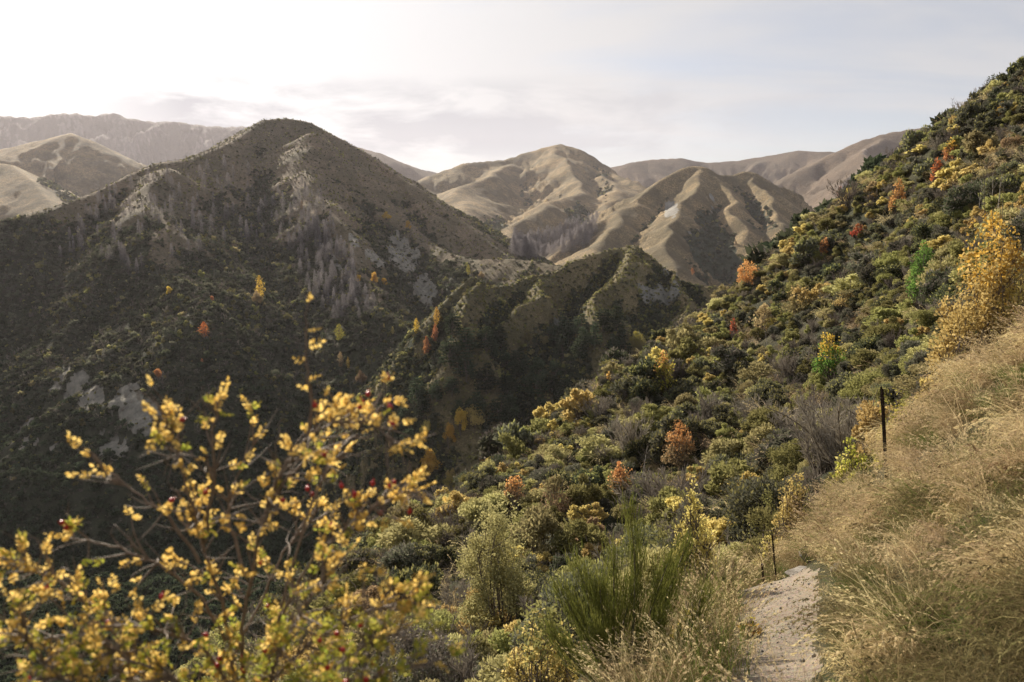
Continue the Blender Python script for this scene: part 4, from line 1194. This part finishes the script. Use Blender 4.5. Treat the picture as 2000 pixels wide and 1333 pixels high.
def bare_sapling(px, py, hp, lean, label, thick=0.03, Y=None):
    if Y is None: x, y, z = hit(px, py)
    else: x, y, z = P(px, py, Y); z = hgt(x, y)
    d = float(project(x, y, z)[2]); H = hp * d / F; rg = np.random.default_rng(int(px))
    o = thing('bare_sapling', label, 'sapling', (x, y, z - 0.1))
    tr = curve3((0, 0, 0), (lean * H, 0, H), rg, 0.04, 8)
    part('trunk', mesh_np('trunk', *tubes([(tr, np.linspace(thick, thick * 0.25, 8))], 5), PALEBARK), o)
    ln = []
    for i in range(22):
        b = tr[rg.integers(3, 8)]; a = rg.uniform(0, 6.28)
        ln.append((curve3(b, b + np.array([math.cos(a) * 0.22, math.sin(a) * 0.22, 0.3]) * H * rg.uniform(0.3, 0.7), rg, 0.1, 4), np.linspace(thick * 0.28, thick * 0.08, 4)))
    part('twigs', mesh_np('twigs', *tubes(ln, 4), BARK), o)


for a in [(1868, 420, 55, -0.1, 'white stemmed bare sapling, leftmost of the upper slope group'), (1890, 425, 75, 0.03, 'white stemmed bare sapling second in the upper slope group'),
          (1912, 420, 62, 0.05, 'pale bare sapling third in the upper slope group'), (1932, 432, 95, 0.0, 'tall pale bare sapling fourth in the upper slope group'), (1948, 436, 100, 0.02, 'tallest pale bare sapling on the right of its group'),
          (1856, 232, 48, 0.05, 'thin bare sapling standing against the sky'), (1812, 262, 40, -0.1, 'wispy bare sapling on the skyline left of the other'), (1250, 985, 120, 0.1, 'bare leggy sapling in the middle of the slope'),
          (1500, 680, 60, -0.2, 'bare branching sapling beside the small red tree')]:
    bare_sapling(*a, thick=0.05 if a[2] > 60 else 0.035)
special(1937, 172, 44, 36, 'dark', 'skyline_tree', 'little dark tree standing out on the top right skyline')


# ------------------------------------------------------------------ grasses
def tuft_mesh(mat, nb, H, spread, width, droop, seed, heads=0.0, seg=6, headmat=None, lean=0.25):
    rg = np.random.default_rng(seed); t = np.linspace(0, 1, seg + 1)
    base = np.concatenate([rg.normal(size=(nb, 2)) * spread, np.zeros((nb, 1))], 1)
    a = rg.uniform(0, 2 * math.pi, nb); out = np.stack([np.cos(a), np.sin(a), np.zeros(nb)], -1)
    out = out * rg.uniform(0.2, 1, nb)[:, None] + np.array([lean, 0, 0]) * 1.6      # blades fall to local +x
    L = H * rg.uniform(0.5, 1.15, nb); dr = droop * rg.uniform(0.5, 1.5, nb)
    # arc: angle from vertical grows with t
    th0 = 0.15 + 0.35 * rg.uniform(size=nb); th = th0[:, None] + dr[:, None] * t[None] ** 1.3 * 1.9
    hor = np.cumsum(np.sin(th) * (L / seg)[:, None], 1) - np.sin(th) * (L / seg)[:, None]; ver = np.cumsum(np.cos(th) * (L / seg)[:, None], 1) - np.cos(th) * (L / seg)[:, None]
    o2 = unit(out); c = base[:, None] + o2[:, None] * hor[..., None] + np.array([0, 0, 1.0]) * ver[..., None]
    c = c + rg.normal(size=(nb, 1, 3)) * 0.01 + rg.normal(size=(nb, seg + 1, 3)) * 0.006
    side = unit(np.cross(o2, np.array([0, 0, 1.0])) + rg.normal(size=(nb, 3)) * 0.5)
    w = width * rg.uniform(0.6, 1.3, nb)[:, None] * (1 - 0.8 * t[None] ** 1.5)
    A = c - side[:, None] * w[..., None] / 2; B = c + side[:, None] * w[..., None] / 2
    V = np.stack([A, B], 2).reshape(-1, 3); k = np.arange(nb)[:, None] * (seg + 1) * 2 + np.arange(seg)[None] * 2
    Fq = np.stack([k, k + 1, k + 3, k + 2], -1).reshape(-1, 4)
    parts = [(V, Fq, mat)]
    if heads:
        m = int(nb * heads); q = 12; i = np.repeat(np.arange(m), q); tt = rg.uniform(0.72, 1.0, m * q)
        k0 = np.clip((tt * seg).astype(int), 0, seg - 1); f = tt * seg - k0
        p = c[i, k0] * (1 - f[:, None]) + c[i, k0 + 1] * f[:, None]; d = unit(c[i, k0 + 1] - c[i, k0])
        V2, F2 = leaf_quads(p + rg.normal(size=p.shape) * 0.008, d + rg.normal(size=p.shape) * 0.45, width * 6, width * 1.7, rg)
        parts.append((V2, F2, headmat or mat))
    return merge(parts, 'tuft')


GT = [tuft_mesh(LM['straw'], 62, 0.70, 0.10, 0.008, 0.95, 1, 0.2), tuft_mesh(LM['straw'], 58, 0.90, 0.11, 0.008, 1.05, 2, 0.25), tuft_mesh(LM['straw2'], 60, 0.72, 0.11, 0.009, 0.8, 3, 0.1),
      tuft_mesh(LM['straw'], 60, 0.95, 0.09, 0.006, 0.6, 4, 0.6), tuft_mesh(LM['sward'], 70, 0.55, 0.10, 0.008, 0.8, 5, 0), tuft_mesh(LM['hay'], 52, 0.8, 0.11, 0.009, 0.95, 6, 0.15)]
rgg = np.random.default_rng(99)


def grass_field(name, label, n, xr, yr, cond, scale, wts, steep=True):
    x = rgg.uniform(*xr, n); y = rgg.uniform(*yr, n); z = hgt(x, y); ppx, ppy, dd = px_of(x, y, z)
    k = cond(x, y, z, ppx, ppy, dd); x, y, z = x[k], y[k], z[k]; m = len(x)
    e = 0.25; gx = (hgt(x + e, y) - hgt(x - e, y)) / (2 * e); gy = (hgt(x, y + e) - hgt(x, y - e)) / (2 * e)
    down = np.arctan2(-gy, -gx) + rgg.normal(size=m) * 0.35 + 1.1 * fbm(x / 0.8, y / 0.8, 403, 2)
    if name == 'grass': kp = (fbm(x / 0.45, y / 0.45, 404, 2) > -0.25); x, y, z, gx, gy, down = x[kp], y[kp], z[kp], gx[kp], gy[kp], down[kp]; m = len(x)
    gn = 1.8 * fbm(x / 1.1, y / 1.1, 401, 3) + rgg.uniform(-0.3, 0.3, m) + (0.75 * smooth(1560, 1950, px_of(x, y, z)[0]) * smooth(850, 1200, px_of(x, y, z)[1]) if name == 'grass' else 0)
    qq = (np.argsort(np.argsort(gn)) + 0.5) / m; idx = np.searchsorted(np.cumsum(wts)[:-1], qq)
    sc = rgg.uniform(scale[0], scale[1], m) * (1 + 0.6 * fbm(x / 0.7, y / 0.7, 402, 2))
    print(name, m)
    tl = rgg.normal(size=m) * 0.12
    return scatter(name, label, 'grass', GT, np.stack([x, y, z - 0.03], -1), np.stack([tl, np.arctan(np.hypot(gx, gy)) * 0.35, down], -1), sc, idx)


grass_field('grass', 'long dry golden grass covering the bank beside the path', 26000, (-1, 16), (0.7, 21),
            lambda x, y, z, px, py, d: (path_d(x, y) > 0.60 + 0.14 * rgg.uniform(size=len(x))) & (px > 1440) & (px < 2350) & (py < 1750) & (y < 22) & (x > 0.8 + 0.22 * y - 0.4) & visible(x, y, z, 0.8) & ~((np.abs(px - 1731) < 28) & (py > 905) & (py < 985)) & ~((np.abs(px - 1515) < 26) & (py > 1060) & (py < 1135)) & ~((np.abs(px - 1491) < 22) & (py > 1090) & (py < 1170)),
            (0.36, 0.78), [0.18, 0.15, 0.16, 0.07, 0.27, 0.17])
grass_field('verge_grass', 'tangled green and brown grass on the left verge of the path', 4200, (-3, 5), (4.5, 14),
            lambda x, y, z, px, py, d: (path_d(x, y) > 0.47) & (px > 1200) & (px < 1520) & (py < 1700) & (x < 0.8 + 0.3 * y),
            (0.5, 0.85), [0.03, 0.03, 0.20, 0.03, 0.50, 0.21])
grass_field('tussock_grass', 'golden grass tussocks between the hillside shrubs', 3000, (-20, 75), (14, 110),
            lambda x, y, z, px, py, d: (px > 300) & (px < 2200) & (zone_at(x, y) == ZI['hillside']) & (fbm(x / 8, y / 8, 77, 3) > -0.05) & visible(x, y, z, 0.8),
            (1.0, 1.9), [0.35, 0.3, 0.2, 0.15, 0.0, 0.0])

# tall seeding stalks on the left verge
ST = [tuft_mesh(LM['straw2'], 16, 1.0, 0.10, 0.006, 0.35, 21, 1.0, headmat=LM['straw'], lean=0.1), tuft_mesh(LM['sward'], 26, 0.85, 0.08, 0.007, 0.2, 22, 0, lean=0.05), tuft_mesh(LM['straw2'], 12, 1.2, 0.12, 0.006, 0.5, 23, 1.0, headmat=LM['khaki'], lean=0.2)]
n = 70
t = rgg.uniform(size=n); xy = np.array([P(1330 + 110 * rgg.uniform(), 1380 - 200 * q + 20, 5.9 + 3.4 * q) for q in t])
scatter('tall_grass', 'tall seeding grass stalks on the verge left of the path', 'grass', ST, np.stack([xy[:, 0], xy[:, 1], hgt(xy[:, 0], xy[:, 1]) - 0.03], -1),
        np.stack([rgg.normal(size=n) * 0.1, rgg.normal(size=n) * 0.1, rgg.uniform(0, 6.28, n)], -1), rgg.uniform(0.55, 1.0, n), rgg.choice(3, n, p=[0.45, 0.3, 0.25]))


# ------------------------------------------------------------------ broom
def broom():
    rg = np.random.default_rng(5); x, y, _ = P(1215, 1400, 7.3); z = hgt(x, y)
    o = thing('broom_bush', 'green broom bush of upright wiry stems left of the path', 'bush', (x, y, z - 0.05))
    tips = [(-0.62, 0.0, 1.15), (-0.45, 0.2, 1.3), (-0.25, -0.1, 1.25), (-0.1, 0.1, 1.45), (0.02, 0.0, 1.95), (0.18, 0.15, 1.35), (0.4, -0.05, 1.45), (0.6, 0.15, 1.5), (0.75, 0.0, 1.15), (-0.7, -0.1, 0.75), (0.3, -0.3, 1.0), (-0.3, -0.3, 0.9), (0.5, 0.3, 1.2)]
    br, P_, A_, L_ = [], [], [], []
    for tp in tips:
        tp = np.array(tp); c = curve3((rg.normal() * 0.06, rg.normal() * 0.06, 0), tp, rg, 0.08, 8)
        br.append((c, np.linspace(0.016, 0.005, 8)))
        n = 520; t = 0.22 + 0.78 * rg.uniform(size=n) ** 0.8
        b = np.stack([np.interp(t, np.linspace(0, 1, 8), c[:, q]) for q in range(3)], 1)
        d = unit(unit(tp)[None] * 1.1 + np.array([0, 0, 0.8]) + rg.normal(size=(n, 3)) * 0.33)
        L = rg.uniform(0.14, 0.36, n) * (1.1 - 0.4 * t)
        off = rg.normal(size=(n, 3)) * 0.05
        P_.append(b + off + d * L[:, None] / 2); A_.append(d); L_.append(L)
    V, Fq = leaf_quads(np.concatenate(P_), np.concatenate(A_), np.concatenate(L_), 0.0075, rg)
    part('green_stems', mesh_np('green_stems', V, Fq, LM['broom']), o)
    part('branches', mesh_np('branches', *tubes(br, 5), BARK), o)


broom()


# ------------------------------------------------------------------ foreground rose
def rose():
    rg = np.random.default_rng(12)
    bx, by = -0.62, 1.85; bz = hgt(bx, by)
    o = thing('rose_bush', 'wild rose bush with yellow autumn leaves and red hips in front, out of focus', 'bush', (bx, by, bz)); off = np.array([bx, by, bz])
    main = [  # pixel paths with distances
        [(480, 1420, 1.85), (470, 1250, 1.82), (490, 1120, 1.78), (520, 1000, 1.72), (545, 930, 1.7), (590, 860, 1.68), (650, 826, 1.66), (720, 822, 1.64), (778, 868, 1.62)],
        [(600, 850, 1.68), (612, 800, 1.67), (600, 740, 1.66), (594, 660, 1.66), (603, 592, 1.66)],
        [(470, 1420, 1.85), (440, 1200, 1.8), (400, 1080, 1.75), (370, 980, 1.72), (350, 900, 1.7), (330, 830, 1.68)],
        [(400, 1060, 1.75), (420, 940, 1.72), (415, 840, 1.7), (432, 775, 1.7)],
        [(500, 1400, 1.9), (540, 1220, 1.86), (600, 1100, 1.82), (680, 1030, 1.8), (740, 985, 1.78), (800, 960, 1.76)],
        [(520, 1330, 1.8), (560, 1240, 1.7), (620, 1150, 1.65), (680, 1080, 1.62)],
        [(470, 1380, 1.8), (400, 1260, 1.7), (300, 1225, 1.66), (200, 1222, 1.62), (100, 1250, 1.6), (20, 1240, 1.6)],
        [(440, 1250, 1.8), (380, 1150, 1.76), (290, 1090, 1.72), (200, 1060, 1.7), (130, 1050, 1.68)],
        [(390, 1100, 1.75), (330, 1010, 1.72), (260, 960, 1.7), (205, 925, 1.68)],
        [(500, 1350, 1.8), (600, 1260, 1.72), (700, 1200, 1.68), (760, 1180, 1.66), (820, 1180, 1.65)],
        [(520, 1000, 1.72), (560, 930, 1.72), (620, 880, 1.74), (700, 850, 1.76)],
        [(540, 1420, 1.7), (620, 1330, 1.62), (700, 1270, 1.58), (780, 1230, 1.56)],
        [(400, 1420, 1.7), (280, 1330, 1.62), (160, 1300, 1.58), (60, 1330, 1.55)],
        [(350, 1420, 1.75), (200, 1200, 1.7), (110, 1130, 1.66), (40, 1110, 1.64)],
        [(480, 1120, 1.78), (440, 1010, 1.8), (460, 930, 1.82), (500, 860, 1.84)],
        [(540, 1220, 1.86), (600, 1000, 1.9), (640, 920, 1.92), (660, 840, 1.92)],
        [(450, 1300, 1.8), (520, 1150, 1.9), (560, 1060, 1.95), (640, 1000, 2.0)],
        [(500, 1420, 1.6), (640, 1340, 1.5), (720, 1330, 1.5), (800, 1300, 1.5)],
        [(300, 1420, 1.6), (180, 1360, 1.5), (80, 1300, 1.5), (20, 1180, 1.5)],
        [(440, 1420, 1.7), (360, 1330, 1.6), (250, 1290, 1.56), (190, 1250, 1.54)],
    ]
    lines, C, tipw = [], [], []
    for k, pth in enumerate(main):
        W3 = np.array([P(*p) for p in pth]) - off
        if pth[0][1] >= 1330:      # rooted stem: lead it down to the ground
            W3 = np.concatenate([[[rg.normal() * 0.06, rg.normal() * 0.06, -0.02]], [[W3[0, 0] * 0.5, W3[0, 1] * 0.5, W3[0, 2] * 0.5]], W3])
        t = np.linspace(0, len(W3) - 1, (len(W3) - 1) * 5 + 1); c = np.stack([np.interp(t, np.arange(len(W3)), W3[:, q]) for q in range(3)], 1)
        for _ in range(3): c[1:-1] = (c[:-2] + 2 * c[1:-1] + c[2:]) / 4
        c[1:-1] += rg.normal(size=c[1:-1].shape) * 0.002
        r0 = 0.0058 if pth[0][1] >= 1330 else 0.004
        lines.append((c, np.linspace(r0, 0.0016, len(c)))); C.append((c, k))
    leafP, leafA, leafN, green, hips = [], [], [], [], []

    def spray(p, d, size, gr):
        # pinnate leaf: leaflets in pairs plus one at the tip
        d = unit(d); s = unit(np.cross(d, rg.normal(size=3)))
        npair = rg.integers(2, 4)
        for q in range(npair):
            b = p + d * size * (0.5 + 0.75 * q)
            for sg in (-1, 1):
                a = unit(d * 0.5 + s * sg); leafP.append(b + a * size * 0.55); leafA.append(a); green.append(gr)
        leafP.append(p + d * size * (0.5 + 0.75 * npair + 0.3)); leafA.append(d); green.append(gr)

    for c, k in C:
        n = len(c); st = max(3, int(n * 0.25)) if len(main[k]) > 3 else 2
        L = np.linalg.norm(np.diff(c, axis=0), axis=1).sum()
        up = 10 if k in (1,) else 0
        ntw = int(L * (18 if k not in (1,) else 0))
        if k == 1:
            for i in range(6, n - 3, 2):
                spray(c[i], np.array([rg.choice([-1, 1]) * 1.0, 0.2, 0.25]), 0.012, False)
            spray(c[-1], np.array([0.2, 0, 1]), 0.008, False)
            continue
        for q in range(ntw):
            i = rg.integers(st, n); b = c[i]; T = unit(c[min(i + 1, n - 1)] - c[i - 1])
            # skip what lies under the picture
            d = unit(T * 0.5 + rg.normal(size=3) * 0.6 + np.array([0, 0, 0.3])); ln = rg.uniform(0.03, 0.115)
            e = b + d * ln; tw = curve3(b, e, rg, 0.15, 5); lines.append((tw, np.linspace(0.0022, 0.0009, 5)))
            wx = (e + off); pxx, pyy, _d = project(wx[0], wx[1], wx[2])
            pg = 0.14 + 0.75 * max(0, min(1, (pyy - 1080) / 200)) * (0.9 if pxx > 480 else 0.5)
            for m_ in range(rg.integers(2, 5)):
                spray(tw[rg.integers(2, 5)], d + rg.normal(size=3) * 0.7, rg.uniform(0.0075, 0.012), rg.uniform() < pg)
            for m_ in range(2):      # bare thorny side twigs
                e2 = b + unit(T + rg.normal(size=3) * 0.8) * rg.uniform(0.03, 0.12)
                lines.append((curve3(b, e2, rg, 0.2, 4), np.linspace(0.0016, 0.0006, 4)))
            if rg.uniform() < 0.10 and len(hips) < 46: hips.append(e + d * 0.008)
        spray(c[-1], c[-1] - c[-3], 0.014, False)
    hp_extra = [(718, 775, 1.64), (703, 800, 1.64), (772, 832, 1.62), (765, 800, 1.62), (668, 955, 1.8), (727, 950, 1.78), (772, 944, 1.77), (690, 975, 1.8), (600, 960, 1.8), (610, 965, 1.8), (800, 1005, 1.76), (655, 1240, 1.6), (700, 1225, 1.6), (722, 1300, 1.56)]
    for h in hp_extra: hips.append(P(*h) - off)
    part('stems', mesh_np('stems', *tubes(lines, 6), plain('rose_bark', (0.17, 0.12, 0.085), 0.6, noise=(60, (0.26, 0.2, 0.15)))), o)
    P_, A_, G_ = np.array(leafP), np.array(leafA), np.array(green)
    n = len(P_); print('rose leaflets', n)
    # leaflet: 6-gon folded along the midrib -> two quads
    s = rg.uniform(0.8, 1.25, n)[:, None] * 0.0056; u = unit(A_); v = unit(np.cross(u, rg.normal(size=(n, 3)))); w = np.cross(u, v)
    f = 0.35
    pts = [P_ - u * s * 1.0, P_ - u * s * 0.25 + v * s * 0.68 + w * s * f, P_ + u * s * 0.45 + v * s * 0.55 + w * s * f, P_ + u * s * 1.05, P_ + u * s * 0.45 - v * s * 0.55 + w * s * f, P_ - u * s * 0.25 - v * s * 0.68 + w * s * f]
    V = np.stack(pts, 1)

    def lm(mask, name, mat):
        VV = V[mask].reshape(-1, 3); k = np.arange(mask.sum())[:, None] * 6
        return VV, np.concatenate([k + np.array([0, 1, 2, 3]), k + np.array([0, 3, 4, 5])]), mat
    part('foliage', merge([lm(~G_, 'a', LM['rose']), lm(G_, 'b', LM['rosegreen'])], 'foliage'), o)
    # hips
    th = np.linspace(0, 2 * math.pi, 9)[:-1]; prof = [(0.0, 0.0015), (0.0015, 0.004), (0.006, 0.0068), (0.011, 0.0066), (0.015, 0.0035), (0.0165, 0.002), (0.021, 0.0026)]
    hv = np.array([[r_ * math.cos(a), r_ * math.sin(a), z_] for z_, r_ in prof for a in th]); hf = np.array([[i * 8 + j, i * 8 + (j + 1) % 8, (i + 1) * 8 + (j + 1) % 8, (i + 1) * 8 + j] for i in range(len(prof) - 1) for j in range(8)])
    hm = mesh_np('rose_hip', hv, hf, HIP, True)
    for h in hips:
        q = part('rose_hip', hm, o); q.location = h; q.rotation_euler = (rg.normal() * 0.6, rg.normal() * 0.6, 0); q.scale = (0.85,) * 3


rose()


# ------------------------------------------------------------------ fence posts
def bm_obj(name, fn, mat, parent=None, bevel=0.0):
    import bmesh
    bm = bmesh.new(); fn(bm)
    me = bpy.data.meshes.new(name); bm.to_mesh(me); bm.free(); me.materials.append(mat)
    return me


def ypost(H, s=0.03):
    """three-flanged steel post, punched along its spine"""
    def fn(bm):
        for a in (90, 210, 330):
            c, sn = math.cos(R(a)), math.sin(R(a)); w = s; t = 0.004
            n = int(H / 0.1)
            pts = []
            for zz in (0, H - 0.02, H):
                k = 1.0 if zz < H - 0.01 else 0.75
                ring = [(c * 0.002 - sn * t, sn * 0.002 + c * t), (c * w * k - sn * t, sn * w * k + c * t), (c * w * k + sn * t, sn * w * k - c * t), (c * 0.002 + sn * t, sn * 0.002 - c * t)]
                pts.append([bm.verts.new((px_, py_, zz)) for px_, py_ in ring])
            for A, B in zip(pts[:-1], pts[1:]):
                for i in range(4): bm.faces.new((A[i], A[(i + 1) % 4], B[(i + 1) % 4], B[i]))
            bm.faces.new(pts[-1])
            for i in range(n):   # wire notches on the outer edge
                z0 = 0.08 + i * 0.1; q = w + 0.0005
                vs = [bm.verts.new((c * (q + dx) - sn * sy * (t + 0.0015), sn * (q + dx) + c * sy * (t + 0.0015), z0 + dz)) for dx, sy, dz in ((0, -1, 0), (0, 1, 0), (0.004, 0, 0.012), (0, 1, 0.024), (0, -1, 0.024))]
                bm.faces.new((vs[0], vs[1], vs[2])); bm.faces.new((vs[1], vs[3], vs[2])); bm.faces.new((vs[3], vs[4], vs[2])); bm.faces.new((vs[4], vs[0], vs[2]))
    return bm_obj('post', fn, STEEL)


def post(px0, py0, px1, py1, Y, label, s=0.03, twin=False):
    a = P(px0, py0, Y); b = P(px1, py1, Y); z = hgt(b[0], b[1]); b = np.array([b[0], b[1], min(z, b[2])]) - (a - b) / np.linalg.norm(a - b) * 0.1
    H = float(np.linalg.norm(a - b)); o = thing('fence_post', label, 'post', tuple(b)); o.rotation_mode = 'QUATERNION'
    o.rotation_quaternion = Vector(a - b).to_track_quat('Z', 'Y')
    me = ypost(H, s)
    if twin:
        p1 = part('post', me, o); p1.location = (-0.016, 0, 0)
        p2 = part('post', me, o); p2.location = (0.017, 0.01, -0.03); p2.rotation_euler = (0, 0, R(40))
        tie = []
        for zz in (0.35 * H, 0.9 * H):
            th = np.linspace(0, 2 * math.pi, 13); tie.append((np.stack([np.cos(th) * 0.055, np.sin(th) * 0.035, np.full(13, zz)], -1), np.full(13, 0.003)))
        part('wire_tie', mesh_np('wire_tie', *tubes(tie, 5), STEEL), o)
    else:
        part('post', me, o)
    return o, H


post(1722, 756, 1732, 940, 12.0, 'tall pair of dark steel posts standing in the golden grass', 0.017, True)
o, H = post(1508, 1044, 1518, 1098, 12.4, 'short dark steel post leaning left above the path', 0.013)
o, H = post(1488, 1102, 1492, 1140, 10.3, 'very short hooked steel stake where the path ends', 0.014)
part('hook', mesh_np('hook', *tubes([(np.array([[0, 0, H - 0.01], [0.01, 0, H + 0.01], [0.04, 0, H + 0.012], [0.06, 0, H + 0.004]]), np.full(4, 0.008))], 6), STEEL), o)


# ------------------------------------------------------------------ rocks and stones
def rock_mesh(seed, n=3, ang=0.35, mat=None):
    import bmesh
    bm = bmesh.new(); bmesh.ops.create_icosphere(bm, subdivisions=n, radius=1.0)
    rg = np.random.default_rng(seed); V = np.array([v.co[:] for v in bm.verts])
    for q in range(9):      # chop planes for facets
        d = unit(rg.normal(size=3)); h = rg.uniform(0.55, 0.9); s_ = V @ d; V = V - d[None] * np.maximum(0, s_ - h)[:, None]
    V = V * (1 + 0.10 * np.array([perlin(np.array([v[0] * 3 + seed]), np.array([v[1] * 3 + v[2] * 2]), seed)[0] for v in V])[:, None])
    for v, c in zip(bm.verts, V): v.co = c
    me = bpy.data.meshes.new('rock'); bm.to_mesh(me); bm.free(); me.materials.append(mat or STONE)
    return me


for i, (px, py, Y, sx, sy, sz, lab) in enumerate([
        (1640, 950, 13.0, 0.15, 0.14, 0.13, 'rounded dark boulder on the slope left of the steel fence post'),
        (1638, 1012, 12.0, 0.22, 0.15, 0.10, 'flat dark rock in the grass below the rounded boulder'),
        (1592, 1052, 11.2, 0.22, 0.15, 0.13, 'jagged dark rock above the path end'),
        (1600, 1062, 11.0, 0.07, 0.06, 0.05, 'small pale stone beside the jagged dark rock'),
        (1560, 1106, 10.7, 0.24, 0.12, 0.08, 'long pale rock sticking out of the bank by the path end'),
        (1640, 1160, 8.4, 0.14, 0.10, 0.09, 'dark rock half hidden in grass right of the path')]):
    x, y, z = P(px, py, Y); z = hgt(x, y)
    o = bpy.data.objects.new('rock', rock_mesh(40 + i, 3, mat=PEBBLE if 'pale' in lab else STONE)); o.location = (x, y, z + sz * 0.5); o.scale = (sx, sy, sz); o.rotation_euler = (0.2, -0.3, i * 1.3)
    link(o, lab, 'rock')

pm = [rock_mesh(60 + i, 1, mat=PEBBLE) for i in range(4)] + [rock_mesh(70 + i, 1, mat=STONE) for i in range(2)]
n = 5200
x = rgg.uniform(1.0, 5.5, n); y = rgg.uniform(4.4, 11, n); pdv = path_d(x, y)
k = pdv < 0.5; x, y = x[k], y[k]; m = len(x); z = hgt(x, y)
s = 0.005 + 0.012 * rgg.uniform(size=m) ** 3 + np.where(rgg.uniform(size=m) < 0.02, 0.022, 0)
scatter('gravel', 'small loose stones scattered over the pale path', 'gravel', pm, np.stack([x, y, z + s * 0.25], -1), rgg.uniform(0, 6.28, (m, 3)), np.stack([s, s * rgg.uniform(0.6, 1, m), s * 0.6], -1), rgg.choice(6, m, p=[0.22] * 4 + [0.06] * 2))

# ------------------------------------------------------------------ haze
def make_haze():
    x0, x1, y0, y1, z0, z1 = -6300, 6300, -6300, 6300, -260, 1100
    z0 = float(GH.min()) - 1; z1 = max(float(GH.max()), 0) + 20
    V = [(x, y, z) for x in (x0, x1) for y in (y0, y1) for z in (z0, z1)]
    Fc = [(0, 1, 3, 2), (4, 6, 7, 5), (0, 4, 5, 1), (2, 3, 7, 6), (0, 2, 6, 4), (1, 5, 7, 3)]
    m = bpy.data.materials.new('haze'); m.use_nodes = True; nt = m.node_tree; nt.nodes.clear()
    out = nt.nodes.new('ShaderNodeOutputMaterial')
    pv = NN(nt, 'ShaderNodeVolumePrincipled', inp={'Density': HAZE_DENSITY, 'Anisotropy': 0.35, 'Color': (0.93, 0.88, 0.95, 1)})
    nt.links.new(pv.outputs[0], out.inputs['Volume'])
    me = mesh_np('haze', V, Fc, m)
    link(bpy.data.objects.new('haze', me), 'thin pale haze filling the valley air', 'haze', kind='stuff')


HAZE_DENSITY = 0.00004
make_haze()
